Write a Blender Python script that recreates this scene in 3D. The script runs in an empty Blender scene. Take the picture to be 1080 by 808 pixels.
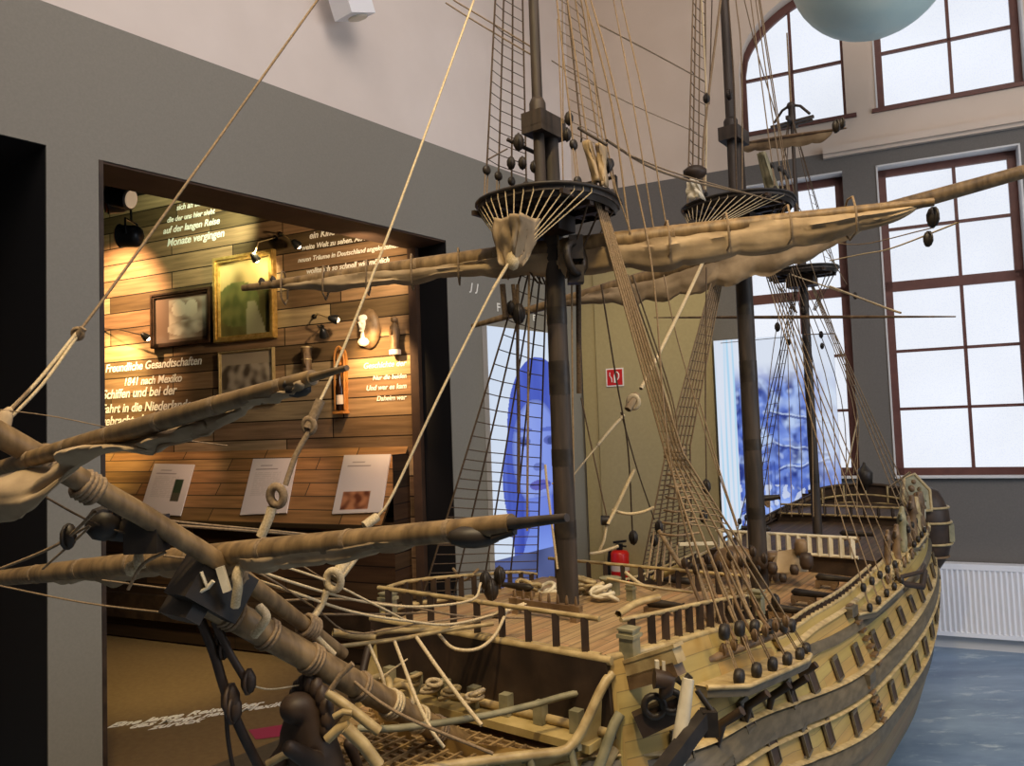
import bpy, math, random
from math import sin, cos, tan, pi, radians, sqrt
from mathutils import Vector as V, Matrix, noise

random.seed(7)
scene = bpy.context.scene
COL = scene.collection

# ------------------------------------------------------------------ camera
FPX = 812.0
PITCH = radians(3.1); ROLL = radians(2.06); CAMZ = 1.7
_F = V((0, cos(PITCH), sin(PITCH)))
_R0 = V((1, 0, 0)); _U0 = V((0, -sin(PITCH), cos(PITCH)))
CR = _R0*cos(ROLL) - _U0*sin(ROLL)
CU = _R0*sin(ROLL) + _U0*cos(ROLL)
CP = V((0, 0, CAMZ))
cam = bpy.data.cameras.new('camera'); camo = bpy.data.objects.new('camera', cam); COL.objects.link(camo)
cam.sensor_width = 36; cam.lens = FPX*36/1080; cam.clip_start = 0.02; cam.clip_end = 100
m = Matrix.Identity(4)
for i in range(3):
    m[i][0] = CR[i]; m[i][1] = CU[i]; m[i][2] = -_F[i]; m[i][3] = CP[i]
camo.matrix_world = m
scene.camera = camo
scene.view_settings.view_transform = 'Standard'
scene.view_settings.look = 'None'
scene.view_settings.gamma = 1
scene.view_settings.use_curve_mapping = False
scene.view_settings.exposure = 0.0

# ------------------------------------------------------------------ world and large lights
w = bpy.data.worlds.new('world'); scene.world = w; w.use_nodes = True
w.node_tree.nodes['Background'].inputs[0].default_value = (1.0, 0.9, 0.8, 1)
w.node_tree.nodes['Background'].inputs[1].default_value = 0.11

def light(name, kind, loc, target, power, color, size=1.0, spot=None, blend=0.5, size_y=None):
    l = bpy.data.lights.new(name, kind); l.energy = power; l.color = color
    if kind == 'AREA':
        l.size = size
        if size_y: l.shape = 'RECTANGLE'; l.size_y = size_y
    else: l.shadow_soft_size = size
    if kind == 'SPOT': l.spot_size = radians(spot); l.spot_blend = blend
    o = bpy.data.objects.new(name, l); COL.objects.link(o); o.location = loc
    o.rotation_euler = (V(target)-V(loc)).to_track_quat('-Z', 'Y').to_euler()
    return o

light('hall_fill_light', 'AREA', (0.5, 0.5, 6.3), (0.6, 2.5, 0), 150, (1, 0.84, 0.72), 4.0)  # added overhead fill, unseen, brightens the hall and white walls
light('upper_wall_fill', 'AREA', (2.0, -0.5, 5.2), (-0.9, 5.0, 5.0), 110, (1, 0.86, 0.78), 2.0)  # added fill from behind the camera, lifts the upper wall
light('side_fill_light', 'AREA', (5.2, 1.2, 2.6), (2.2, 5.6, 0.3), 100, (0.78, 0.87, 1.0), 2.4)  # added cool fill for radiator and floor, no window modelled there
light('bow_spot', 'SPOT', (-0.3, 0.2, 4.5), (0.15, 1.9, 1.0), 330, (1, 0.74, 0.36), 0.08, 78, 0.7)
light('side_spot', 'SPOT', (2.3, 0.3, 4.8), (1.35, 2.7, 0.8), 200, (1, 0.75, 0.34), 0.08, 44, 0.6)
light('khaki_spot', 'SPOT', (0.9, 4.6, 4.8), (1.15, 6.0, 1.6), 150, (1, 0.80, 0.36), 0.08, 58, 0.8)

# ------------------------------------------------------------------ geometry helpers
def ray(x, y): return _F + CR*((x-540)/FPX) - CU*((y-404)/FPX)
def W(x, y, Y):
    d = ray(x, y); return CP + d*(Y/d.y)
def hit(x, y, p0, n):
    d = ray(x, y); return CP + d*((p0-CP).dot(n)/d.dot(n))
def lerp(a, b, t): return a+(b-a)*t
def clamp(x, a=0., b=1.): return max(a, min(b, x))
def smooth(t): t = clamp(t); return t*t*(3-2*t)
def table(xs, ys):
    def f(x):
        if x <= xs[0]: return ys[0]
        if x >= xs[-1]: return ys[-1]
        for i in range(len(xs)-1):
            if x <= xs[i+1]:
                x0, x1, y0, y1 = xs[i], xs[i+1], ys[i], ys[i+1]
                m0 = (ys[i+1]-ys[i-1])/(xs[i+1]-xs[i-1]) if i > 0 else (y1-y0)/(x1-x0)
                m1 = (ys[i+2]-ys[i])/(xs[i+2]-xs[i]) if i+2 < len(xs) else (y1-y0)/(x1-x0)
                h = x1-x0; t = (x-x0)/h
                return (2*t**3-3*t*t+1)*y0+(t**3-2*t*t+t)*h*m0+(-2*t**3+3*t*t)*y1+(t**3-t*t)*h*m1
    return f

class MB:
    def __init__(s): s.v = []; s.f = []; s.uv = {}; s.mi = []; s.sm = []
    def add(s, vs, fs, mi=0, smooth=False):
        b = len(s.v); s.v += [V(v) for v in vs]
        for f in fs: s.f.append([b+i for i in f]); s.mi.append(mi); s.sm.append(smooth)
        return s
    def box(s, c, sx, sy, sz, ax=None, mi=0):
        """centre, full sizes, axes (3 vectors)"""
        ax = ax or (V((1,0,0)), V((0,1,0)), V((0,0,1)))
        c = V(c); vs = []
        for k in (-1, 1):
            for j in (-1, 1):
                for i in (-1, 1):
                    vs.append(c+ax[0]*(i*sx/2)+ax[1]*(j*sy/2)+ax[2]*(k*sz/2))
        return s.add(vs, [(0,2,3,1),(4,5,7,6),(0,1,5,4),(2,6,7,3),(0,4,6,2),(1,3,7,5)], mi)
    def bar(s, a, b, wd, hg, up=(0,0,1), mi=0):
        a = V(a); b = V(b); d = (b-a); L = d.length; d.normalize()
        sd = d.cross(V(up)); 
        if sd.length < 1e-4: sd = d.cross(V((1,0,0)))
        sd.normalize(); u = sd.cross(d)
        return s.box((a+b)/2, L, wd, hg, (d, sd, u), mi)
    def tube(s, pts, r, n=6, caps=True, mi=0, closed=False):
        pts = [V(p) for p in pts]; N = len(pts)
        rs = r if isinstance(r, (list, tuple)) else [r]*N
        vs = []; ref = None
        for i, p in enumerate(pts):
            if closed: t = pts[(i+1)%N]-pts[i-1]
            else: t = pts[min(i+1, N-1)]-pts[max(i-1, 0)]
            if t.length < 1e-9: t = V((0,0,1))
            t.normalize()
            if ref is None:
                ref = t.cross(V((0,0,1)))
                if ref.length < 1e-3: ref = t.cross(V((1,0,0)))
            ref = ref - t*ref.dot(t); ref.normalize()
            b = t.cross(ref)
            for k in range(n):
                a = 2*pi*k/n; vs.append(p+(ref*cos(a)+b*sin(a))*rs[i])
        fs = []
        M = N if closed else N-1
        for i in range(M):
            for k in range(n):
                a0 = i*n+k; a1 = i*n+(k+1)%n; b0 = ((i+1)%N)*n+k; b1 = ((i+1)%N)*n+(k+1)%n
                fs.append((a0, a1, b1, b0))
        if caps and not closed: fs += [tuple(range(n))[::-1], tuple((N-1)*n+k for k in range(n))]
        return s.add(vs, fs, mi, n > 4)
    def lathe(s, base, axis, prof, n=16, mi=0, sx=1.0):
        """prof: list of (dist along axis, radius)"""
        base = V(base); axis = V(axis).normalized()
        pts = [base+axis*d for d, r in prof]
        t = axis; ref = t.cross(V((0,0,1)))
        if ref.length < 1e-3: ref = V((1,0,0))
        ref.normalize(); b = t.cross(ref); vs = []
        for (d, r), p in zip(prof, pts):
            for k in range(n):
                a = 2*pi*k/n; vs.append(p+(ref*cos(a)*sx+b*sin(a))*r)
        fs = []
        for i in range(len(prof)-1):
            for k in range(n): fs.append((i*n+k, i*n+(k+1)%n, (i+1)*n+(k+1)%n, (i+1)*n+k))
        fs += [tuple(range(n))[::-1], tuple((len(prof)-1)*n+k for k in range(n))]
        return s.add(vs, fs, mi, True)
    def ball(s, c, r, n=12, mi=0, sc=(1,1,1), ax=None):
        c = V(c); ax = ax or (V((1,0,0)), V((0,1,0)), V((0,0,1))); vs = []; m_ = max(4, n//2)
        for i in range(m_+1):
            th = pi*i/m_
            for k in range(n):
                a = 2*pi*k/n
                vs.append(c+ax[0]*(r*sc[0]*sin(th)*cos(a))+ax[1]*(r*sc[1]*sin(th)*sin(a))+ax[2]*(r*sc[2]*cos(th)))
        fs = [(i*n+k, (i+1)*n+k, (i+1)*n+(k+1)%n, i*n+(k+1)%n) for i in range(m_) for k in range(n)]
        return s.add(vs, fs, mi, True)
    def torus(s, c, nrm, R, r, n=14, k=6, mi=0, sx=1.0, up=None):
        nrm = V(nrm).normalized(); a = nrm.cross(V((0,0,1)))
        if a.length < 1e-3: a = V((1,0,0))
        a.normalize(); b = nrm.cross(a)
        return s.tube([V(c)+(a*cos(2*pi*i/n)*sx+b*sin(2*pi*i/n))*R for i in range(n)], r, k, closed=True, mi=mi)
    def grid(s, rows, mi=0, smooth=True, uv=None):
        n = len(rows[0]); b = len(s.v)
        fs = [(i*n+j, i*n+j+1, (i+1)*n+j+1, (i+1)*n+j) for i in range(len(rows)-1) for j in range(n-1)]
        s.add([p for r in rows for p in r], fs, mi, smooth)
        if uv:
            for i in range(len(rows)):
                for j in range(n): s.uv[b+i*n+j] = uv[i][j]
        return s
    def prism(s, poly, d, mi=0):
        """poly points extruded by vector d"""
        n = len(poly); d = V(d); poly = [V(p) for p in poly]
        return s.add(poly+[p+d for p in poly], [tuple(range(n))[::-1], tuple(range(n, 2*n))]+[(i, (i+1)%n, n+(i+1)%n, n+i) for i in range(n)], mi)
    def mesh(s, name):
        me = bpy.data.meshes.new(name); me.from_pydata([tuple(v) for v in s.v], [], s.f)
        for p, mi, sm in zip(me.polygons, s.mi, s.sm): p.material_index = mi; p.use_smooth = sm
        if s.uv:
            ul = me.uv_layers.new(name='uv')
            for lp in me.loops: ul.data[lp.index].uv = s.uv.get(lp.vertex_index, (0, 0))
        me.validate(); me.update(); me.set_sharp_from_angle(angle=radians(76))
        return me

def obj(name, mb, mats, parent=None):
    me = mb.mesh(name) if isinstance(mb, MB) else mb
    if not isinstance(mats, (list, tuple)): mats = [mats]
    if len(me.materials) == 0:
        for mt in mats: me.materials.append(mt)
    o = bpy.data.objects.new(name, me); COL.objects.link(o)
    setpar(o, parent)
    return o
def setpar(o, parent):
    if parent is not None:
        o.parent = parent
        if parent.type == 'EMPTY': o.matrix_parent_inverse = Matrix.Translation(-parent.location)
def thing(name, label, cat, loc, group=None):
    o = bpy.data.objects.new(name, None); o.empty_display_size = .1; COL.objects.link(o); o.location = loc
    return tag(o, label, cat, group)
def tag(o, label, cat, group=None):
    o['label'] = label; o['category'] = cat
    if group: o['group'] = group
    return o
def struct(name, mb, mats, parent=None):
    o = obj(name, mb, mats, parent)
    if parent is None: o['kind'] = 'structure'
    return o
def clone(o, name, parent, loc, rot=None):
    c = o.copy(); c.name = name; COL.objects.link(c); c.location = loc
    if rot is not None: c.rotation_euler = rot
    c.parent = parent
    if parent is not None and parent.type == 'EMPTY': c.matrix_parent_inverse = Matrix.Translation(-parent.location)
    return c

# ------------------------------------------------------------------ materials
def nm(name):
    mt = bpy.data.materials.new(name); mt.use_nodes = True
    return mt, mt.node_tree.nodes, mt.node_tree.links, mt.node_tree.nodes['Principled BSDF']
def mat(name, c1, c2=None, scale=20, rough=0.6, metal=0, stretch=(1,1,1), bump=0.0, detail=6, emit=0, spec=0.4):
    mt, N, L, B = nm(name)
    B.inputs['Roughness'].default_value = rough; B.inputs['Metallic'].default_value = metal
    B.inputs['Specular IOR Level'].default_value = spec
    if c2 is None: B.inputs['Base Color'].default_value = (*c1, 1)
    else:
        tc = N.new('ShaderNodeTexCoord'); mp = N.new('ShaderNodeMapping'); nz = N.new('ShaderNodeTexNoise'); rp = N.new('ShaderNodeValToRGB')
        mp.inputs['Scale'].default_value = stretch; nz.inputs['Scale'].default_value = scale; nz.inputs['Detail'].default_value = detail
        rp.color_ramp.elements[0].position = .35; rp.color_ramp.elements[1].position = .68
        rp.color_ramp.elements[0].color = (*c1, 1); rp.color_ramp.elements[1].color = (*c2, 1)
        L.new(tc.outputs['Object'], mp.inputs[0]); L.new(mp.outputs[0], nz.inputs[0]); L.new(nz.outputs[0], rp.inputs[0]); L.new(rp.outputs[0], B.inputs['Base Color'])
        if bump:
            bp = N.new('ShaderNodeBump'); bp.inputs['Strength'].default_value = bump; bp.inputs['Distance'].default_value = .01
            L.new(nz.outputs[0], bp.inputs['Height']); L.new(bp.outputs[0], B.inputs['Normal'])
    if emit:
        B.inputs['Emission Color'].default_value = (*c1, 1); B.inputs['Emission Strength'].default_value = emit
    return mt
def plank_mat(name, c1, c2, cm, bw, rh, mortar=.02, rough=.6, uv=True, noise_s=(3, 60), coord='UV', vary=.8):
    """planks from a brick texture on metre-scaled UVs"""
    mt, N, L, B = nm(name); B.inputs['Roughness'].default_value = rough; B.inputs['Specular IOR Level'].default_value = .3
    tc = N.new('ShaderNodeTexCoord'); bk = N.new('ShaderNodeTexBrick')
    bk.inputs['Scale'].default_value = 1; bk.inputs['Brick Width'].default_value = bw; bk.inputs['Row Height'].default_value = rh
    bk.inputs['Mortar Size'].default_value = mortar*rh; bk.inputs['Mortar Smooth'].default_value = .1; bk.offset = .37; bk.offset_frequency = 2
    bk.inputs['Color1'].default_value = (0,0,0,1); bk.inputs['Color2'].default_value = (1,1,1,1); bk.inputs['Mortar'].default_value = (.5,.5,.5,1)
    bk.squash = 1.4; bk.squash_frequency = 3
    rp = N.new('ShaderNodeValToRGB'); rp.color_ramp.elements[0].color = (*c1, 1); rp.color_ramp.elements[1].color = (*c2, 1)
    e = rp.color_ramp.elements.new(.5); e.color = (*[(a+b)/2*(1.15 if i == 0 else .95) for i, (a, b) in enumerate(zip(c1, c2))], 1)
    mp = N.new('ShaderNodeMapping'); mp.inputs['Scale'].default_value = (noise_s[0], noise_s[1], 1)
    nz = N.new('ShaderNodeTexNoise'); nz.inputs['Scale'].default_value = 1; nz.inputs['Detail'].default_value = 5
    hs = N.new('ShaderNodeMixRGB'); hs.blend_type = 'MULTIPLY'; hs.inputs[0].default_value = .35 if name.endswith(('planking', 'bottom')) else .8
    r2 = N.new('ShaderNodeValToRGB'); r2.color_ramp.elements[0].position = .3; r2.color_ramp.elements[0].color = (.45,.42,.38,1); r2.color_ramp.elements[1].position = .7; r2.color_ramp.elements[1].color = (1.15,1.12,1.08,1)
    mx = N.new('ShaderNodeMixRGB'); mx.inputs[2].default_value = (*cm, 1)
    L.new(tc.outputs[coord], bk.inputs[0]); L.new(bk.outputs['Color'], rp.inputs[0])
    L.new(tc.outputs[coord], mp.inputs[0]); L.new(mp.outputs[0], nz.inputs[0]); L.new(nz.outputs[0], r2.inputs[0])
    L.new(rp.outputs[0], hs.inputs[1]); L.new(r2.outputs[0], hs.inputs[2])
    L.new(hs.outputs[0], mx.inputs[1]); L.new(bk.outputs['Fac'], mx.inputs[0]); L.new(mx.outputs[0], B.inputs['Base Color'])
    return mt
def print_mat(name, emit=0.0, rough=.5):
    mt, N, L, B = nm(name); a = N.new('ShaderNodeAttribute'); a.attribute_name = 'print'
    B.inputs['Roughness'].default_value = rough
    if not emit: L.new(a.outputs['Color'], B.inputs['Base Color'])
    if emit:
        B.inputs['Base Color'].default_value = (.01,.01,.012,1)
        L.new(a.outputs['Color'], B.inputs['Emission Color']); B.inputs['Emission Strength'].default_value = emit
        B.inputs['Specular IOR Level'].default_value = 0.05
    return mt

M = {}
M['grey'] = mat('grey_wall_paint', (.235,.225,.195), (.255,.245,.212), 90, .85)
M['grey_shaded'] = mat('shaded_grey_wall_paint', (.135,.125,.115), (.150,.140,.128), 90, .85)  # back wall's dimmer light put into a darker grey
M['white'] = mat('white_wall_plaster', (.72,.65,.60), (.76,.69,.64), 3, .9)
M['white_shaded'] = mat('shaded_wall_plaster', (.60,.50,.41), (.64,.54,.45), 3, .9)  # white plaster with the back wall's browner light put into its colour
M['khaki'] = mat('khaki_panel', (.38,.31,.155), (.41,.335,.17), 40, .85)
M['reveal'] = mat('window_reveal_paint', (.62,.62,.62), None, rough=.7)
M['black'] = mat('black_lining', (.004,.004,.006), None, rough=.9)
M['soffit'] = mat('brown_soffit', (.055,.030,.018), (.085,.045,.026), 8, .7)
M['redwood'] = mat('red_brown_window_frame', (.10,.035,.028), (.13,.048,.036), 12, .5)
M['spar'] = mat('spar_wood', (.12,.076,.034), (.28,.185,.085), 14, .5, stretch=(3,3,.6), bump=.2)
M['mast'] = mat('dark_mast_wood', (.022,.017,.014), (.055,.040,.030), 14, .6, stretch=(3,3,.4), bump=.2)
M['black_iron'] = mat('black_tarred_wood', (.012,.009,.007), (.03,.022,.015), 30, .5)
M['rope_l'] = mat('light_hemp_rope', (.42,.33,.19), (.62,.51,.33), 300, .9)
M['rope_d'] = mat('tarred_rope', (.055,.036,.022), (.11,.075,.045), 200, .9)
M['rope_m'] = mat('brown_rope', (.18,.125,.07), (.28,.20,.12), 200, .9)
M['sail'] = mat('stained_canvas', (.23,.165,.095), (.43,.325,.20), 9, .95, bump=.5)
M['ochre'] = mat('ochre_paint', (.36,.27,.10), (.46,.35,.15), 25, .5)
M['gilt'] = mat('gilt_rail', (.30,.215,.095), (.50,.385,.19), 30, .42, bump=.1)
M['darkwood'] = mat('dark_brown_wood', (.022,.013,.008), (.055,.033,.020), 12, .55)
M['brownwood'] = mat('brown_carved_wood', (.10,.06,.030), (.22,.14,.07), 18, .5, bump=.3)
M['wale'] = mat('dark_wale', (.075,.062,.040), (.13,.108,.072), 15, .5, stretch=(1,1,4))
M['port'] = mat('gunport_red_brown', (.035,.020,.013), (.06,.035,.02), 20, .6)
M['green'] = mat('verdigris_panel', (.16,.15,.09), (.30,.27,.16), 22, .6)
M['cream'] = mat('cream_paint', (.55,.49,.36), (.68,.62,.48), 30, .5)
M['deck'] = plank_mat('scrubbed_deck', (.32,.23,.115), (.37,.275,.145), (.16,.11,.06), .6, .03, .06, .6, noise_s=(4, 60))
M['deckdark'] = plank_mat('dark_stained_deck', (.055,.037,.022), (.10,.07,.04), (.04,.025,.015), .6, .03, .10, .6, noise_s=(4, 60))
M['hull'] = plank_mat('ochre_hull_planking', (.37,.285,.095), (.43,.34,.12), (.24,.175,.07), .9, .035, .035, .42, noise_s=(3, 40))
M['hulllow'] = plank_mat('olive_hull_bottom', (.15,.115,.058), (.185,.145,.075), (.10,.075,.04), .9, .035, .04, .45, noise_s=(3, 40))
M['plank'] = plank_mat('reclaimed_plank_cladding', (.11,.075,.035), (.50,.38,.21), (.02,.012,.006), 1.25, .150, .035, .7, noise_s=(2.2, 30))
M['plankdark'] = plank_mat('dark_plank_front', (.030,.018,.009), (.11,.065,.03), (.008,.005,.003), 1.5, .12, .04, .7, noise_s=(2, 26))
M['deskpl'] = plank_mat('desk_planks', (.22,.13,.045), (.42,.27,.10), (.05,.03,.012), .9, .115, .04, .6, noise_s=(2, 30))
M['floor_b'] = mat('blue_vinyl_floor', (.085,.125,.19), (.16,.215,.29), 3.0, .42)
M['nichefloor'] = mat('brown_niche_floor', (.17,.11,.05), (.20,.135,.06), 30, .8)
M['rad'] = mat('white_enamel', (.85,.87,.92), None, rough=.35)
M['lettering'] = mat('white_lettering', (.95,.94,.88), None, rough=.6)
M['gold'] = mat('gold_leaf_frame', (.45,.28,.07), (.68,.46,.16), 30, .35, .5)
M['brass'] = mat('brass_frame', (.50,.38,.18), (.62,.48,.25), 30, .4, .4)
M['frame_dk'] = mat('walnut_frame', (.035,.018,.010), (.07,.035,.02), 20, .4)
M['lampblk'] = mat('black_lamp_enamel', (.010,.010,.010), None, rough=.35)
M['copper'] = mat('copper_reflector', (.45,.14,.05), None, rough=.35, metal=.7)
M['print'] = print_mat('printed_picture')
M['litprint'] = print_mat('backlit_print', .85)
M['plaster'] = mat('white_plaster_relief', (.75,.68,.55), (.85,.78,.66), 10, .6)
M['red'] = mat('red_enamel', (.62,.015,.01), None, rough=.3)
M['signred'] = mat('red_sign', (.55,.015,.015), None, rough=.4)
M['signwhite'] = mat('white_sign_symbol', (.85,.8,.75), None, rough=.4)
M['labelw'] = mat('extinguisher_label', (.75,.62,.5), None, rough=.5)
M['yellow'] = mat('yellow_label', (.75,.55,.05), None, rough=.5)
M['bulb'] = mat('lamp_bulb', (1.0,.72,.38), None, emit=12)
M['glassbottle'] = mat('dark_bottle_glass', (.02,.008,.003), None, rough=.12, spec=.6)
M['orange'] = mat('orange_varnished_wood', (.42,.16,.035), (.60,.27,.07), 18, .35)
M['grating'] = mat('grating_wood', (.20,.13,.055), (.34,.23,.10), 30, .6)

# floor pattern: blue with pale streaks like printed waves
def wave_floor():
    mt, N, L, B = nm('printed_sea_floor'); B.inputs['Roughness'].default_value = .38
    tc = N.new('ShaderNodeTexCoord'); mp = N.new('ShaderNodeMapping'); mp.inputs['Rotation'].default_value = (0,0,radians(35)); mp.inputs['Scale'].default_value = (1,2.6,1)
    n1 = N.new('ShaderNodeTexNoise'); n1.inputs['Scale'].default_value = 1.1; n1.inputs['Detail'].default_value = 8; n1.inputs['Roughness'].default_value = .65
    n2 = N.new('ShaderNodeTexNoise'); n2.inputs['Scale'].default_value = 3.2; n2.inputs['Detail'].default_value = 9; n2.inputs['Roughness'].default_value = .7
    r1 = N.new('ShaderNodeValToRGB'); r1.color_ramp.elements[0].position = .35; r1.color_ramp.elements[0].color = (.12,.19,.30,1); r1.color_ramp.elements[1].position = .68; r1.color_ramp.elements[1].color = (.25,.35,.48,1)
    r2 = N.new('ShaderNodeValToRGB'); r2.color_ramp.elements[0].position = .56; r2.color_ramp.elements[0].color = (0,0,0,1); r2.color_ramp.elements[1].position = .74; r2.color_ramp.elements[1].color = (1,1,1,1)
    mx = N.new('ShaderNodeMixRGB'); mx.inputs[2].default_value = (.55,.65,.70,1)
    L.new(tc.outputs['Object'], mp.inputs[0]); L.new(mp.outputs[0], n1.inputs[0]); L.new(mp.outputs[0], n2.inputs[0])
    L.new(n1.outputs[0], r1.inputs[0]); L.new(n2.outputs[0], r2.inputs[0]); L.new(r1.outputs[0], mx.inputs[1]); L.new(r2.outputs[0], mx.inputs[0]); L.new(mx.outputs[0], B.inputs['Base Color'])
    return mt
M['seafloor'] = wave_floor()
# frosted panes: daylight through a fine woven screen
def pane_mat():
    mt, N, L, B = nm('daylight_frosted_pane')
    tc = N.new('ShaderNodeTexCoord'); ck = N.new('ShaderNodeTexVoronoi'); ck.inputs['Scale'].default_value = 110
    rp = N.new('ShaderNodeValToRGB'); rp.color_ramp.elements[0].position = .12; rp.color_ramp.elements[0].color = (.74,.79,.93,1); rp.color_ramp.elements[1].position = .42; rp.color_ramp.elements[1].color = (.86,.90,.98,1)
    nz = N.new('ShaderNodeTexNoise'); nz.inputs['Scale'].default_value = 1.3
    ml = N.new('ShaderNodeMath'); ml.operation = 'MULTIPLY_ADD'; ml.inputs[1].default_value = .22; ml.inputs[2].default_value = .86
    B.inputs['Roughness'].default_value = .9; B.inputs['Base Color'].default_value = (.04,.04,.045,1)
    L.new(tc.outputs['Object'], ck.inputs[0]); L.new(ck.outputs['Distance'], rp.inputs[0]); L.new(rp.outputs[0], B.inputs['Emission Color'])
    L.new(tc.outputs['Object'], nz.inputs[0]); L.new(nz.outputs[0], ml.inputs[0]); L.new(ml.outputs[0], B.inputs['Emission Strength'])
    return mt
M['pane'] = pane_mat()

# ------------------------------------------------------------------ room frames
def hdir(x, y):
    d = ray(x, y); d.z = 0; return d.normalized()
def yh(x):  # horizon pixel row
    lo, hi = 0., 808.
    for _ in range(40):
        mdl = (lo+hi)/2
        if ray(x, mdl).z > 0: lo = mdl
        else: hi = mdl
    return lo
dB = -hdir(-1226, yh(-1226))             # back wall direction, left to right
if dB.x < 0: dB = -dB
nB = V((dB.y, -dB.x, 0));  nB = nB if nB.y < 0 else -nB     # towards the room
P0 = hit(1010, 682, V((0,0,0)), V((0,0,1)))
CORNER = hit(605, 206, P0, nB); HT = CORNER.z; CORNER = V((CORNER.x, CORNER.y, 0))
dL = hdir(1201, yh(1201))                 # left wall direction, away from camera
nL = V((dL.y, -dL.x, 0)); nL = nL if nL.x > 0 else -nL
Z = V((0,0,1))
def BU(x, y): q = hit(x, y, P0, nB)-CORNER; return q.dot(dB), q.z
def LU(x, y): q = hit(x, y, CORNER, nL)-CORNER; return q.dot(dL), q.z      # negative u towards camera
def BP(u, h, off=0.): return CORNER+dB*u+Z*h+nB*off
def LP(u, h, off=0.): return CORNER+dL*u+Z*h+nL*off
CEIL = 6.6

# floor, ceiling
mb = MB(); mb.grid([[V((x, y, 0)) for x in (-6, 8)] for y in (-5, 9)], smooth=False); struct('floor', mb, M['seafloor'])
mb = MB(); mb.box((1, 2, CEIL+.05), 14, 14, .1); struct('ceiling', mb, M['white'])

# ---- left wall with two openings
uN0 = LU(105.5, 400)[0]; uN1 = LU(475, 400)[0]; hN = LU(290, 211.5)[1]
uA1 = LU(49.5, 400)[0]; uA0 = uA1-1.6; hA = LU(49, 153)[1]
uE = -9.0
TH = .33
def wallbox(mb, PF, u0, u1, h0, h1, t=TH, mi=0):
    c = PF((u0+u1)/2, (h0+h1)/2, -t/2); ax = (dL, nL, Z) if PF is LP else (dB, nB, Z)
    mb.box(c, abs(u1-u0), t, h1-h0, ax, mi)
mb = MB()
for (a, b, c, d) in [(uE, uA0, 0, HT), (uA0, uA1, hA, HT), (uA1, uN0, 0, HT), (uN0, uN1, hN, HT), (uN1, .3, 0, HT)]:
    wallbox(mb, LP, a, b, c, d)
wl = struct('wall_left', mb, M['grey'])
mb = MB(); mb.box(LP((uE+.3)/2, (HT+CEIL)/2, -TH/2-.012), .3-uE, TH, CEIL-HT, (dL, nL, Z)); struct('wall_left_upper', mb, M['white'])
mb = MB()
mb.box(LP((uN0+uN1)/2, hN-.006, -TH/2-.01), uN1-uN0, TH, .012, (dL, nL, Z))
struct('trim_1', mb, M['soffit'])
# thin dark corner bead on the niche's near edge
mb = MB(); mb.box(LP(uN0+.012, hN/2, -.06), .02, .12, hN, (dL, nL, Z)); struct('trim_2', mb, M['darkwood'])

# ---- plank wall inside the niche, parallel with the back wall
_q = hit(437, 400, LP(0, 0, -TH-.02), nL); PW0 = V((_q.x, _q.y, 0))
def PH(x, y, off=0.): 
    q = hit(x, y, PW0+nB*off, nB); return q
def PWc(x, y): q = PH(x, y)-PW0; return q.dot(dB), q.z
def PW(u, h, off=0.): return PW0+dB*u+Z*h+nB*off
uP0 = -4.4; 
mb = MB(); mb.grid([[PW(u, h) for u in (uP0, 0)] for h in (0, 4.2)], smooth=False, uv=[[(u+7, h) for u in (uP0, 0)] for h in (0, 4.2)])
wp = struct('wall_niche', mb, M['plank'])
mb = MB(); mb.box(PW(.035, 2.1, .02), .07, .06, 4.2, (dB, nB, Z)); struct('trim_3', mb, M['soffit'])
# niche linings
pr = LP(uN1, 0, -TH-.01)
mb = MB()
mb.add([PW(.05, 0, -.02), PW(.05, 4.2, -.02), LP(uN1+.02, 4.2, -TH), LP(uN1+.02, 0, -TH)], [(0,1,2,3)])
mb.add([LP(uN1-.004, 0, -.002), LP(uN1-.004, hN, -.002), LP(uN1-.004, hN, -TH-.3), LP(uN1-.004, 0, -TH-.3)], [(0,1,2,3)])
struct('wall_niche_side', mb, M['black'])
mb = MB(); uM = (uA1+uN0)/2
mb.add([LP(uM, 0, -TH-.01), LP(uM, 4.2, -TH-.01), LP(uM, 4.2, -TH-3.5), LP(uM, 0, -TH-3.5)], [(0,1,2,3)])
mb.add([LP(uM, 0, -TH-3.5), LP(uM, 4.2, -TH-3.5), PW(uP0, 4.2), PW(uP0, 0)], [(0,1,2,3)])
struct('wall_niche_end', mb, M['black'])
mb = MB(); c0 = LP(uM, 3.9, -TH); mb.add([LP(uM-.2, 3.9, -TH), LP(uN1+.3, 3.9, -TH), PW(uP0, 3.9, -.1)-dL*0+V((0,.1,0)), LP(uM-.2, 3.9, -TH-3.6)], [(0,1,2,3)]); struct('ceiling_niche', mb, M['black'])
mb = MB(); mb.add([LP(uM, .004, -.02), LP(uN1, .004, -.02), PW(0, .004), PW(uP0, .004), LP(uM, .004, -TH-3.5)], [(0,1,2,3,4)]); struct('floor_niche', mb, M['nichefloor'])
mb = MB(); mb.add([LP(uE, .004, -.02), LP(.0, .004, -.02), LP(.0, .004, .75), LP(uE, .004, 1.3)], [(0,1,2,3)]); struct('floor_left', mb, mat('dark_brown_floor_strip', (.075,.06,.042), (.09,.072,.05), 30, .7))
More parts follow.
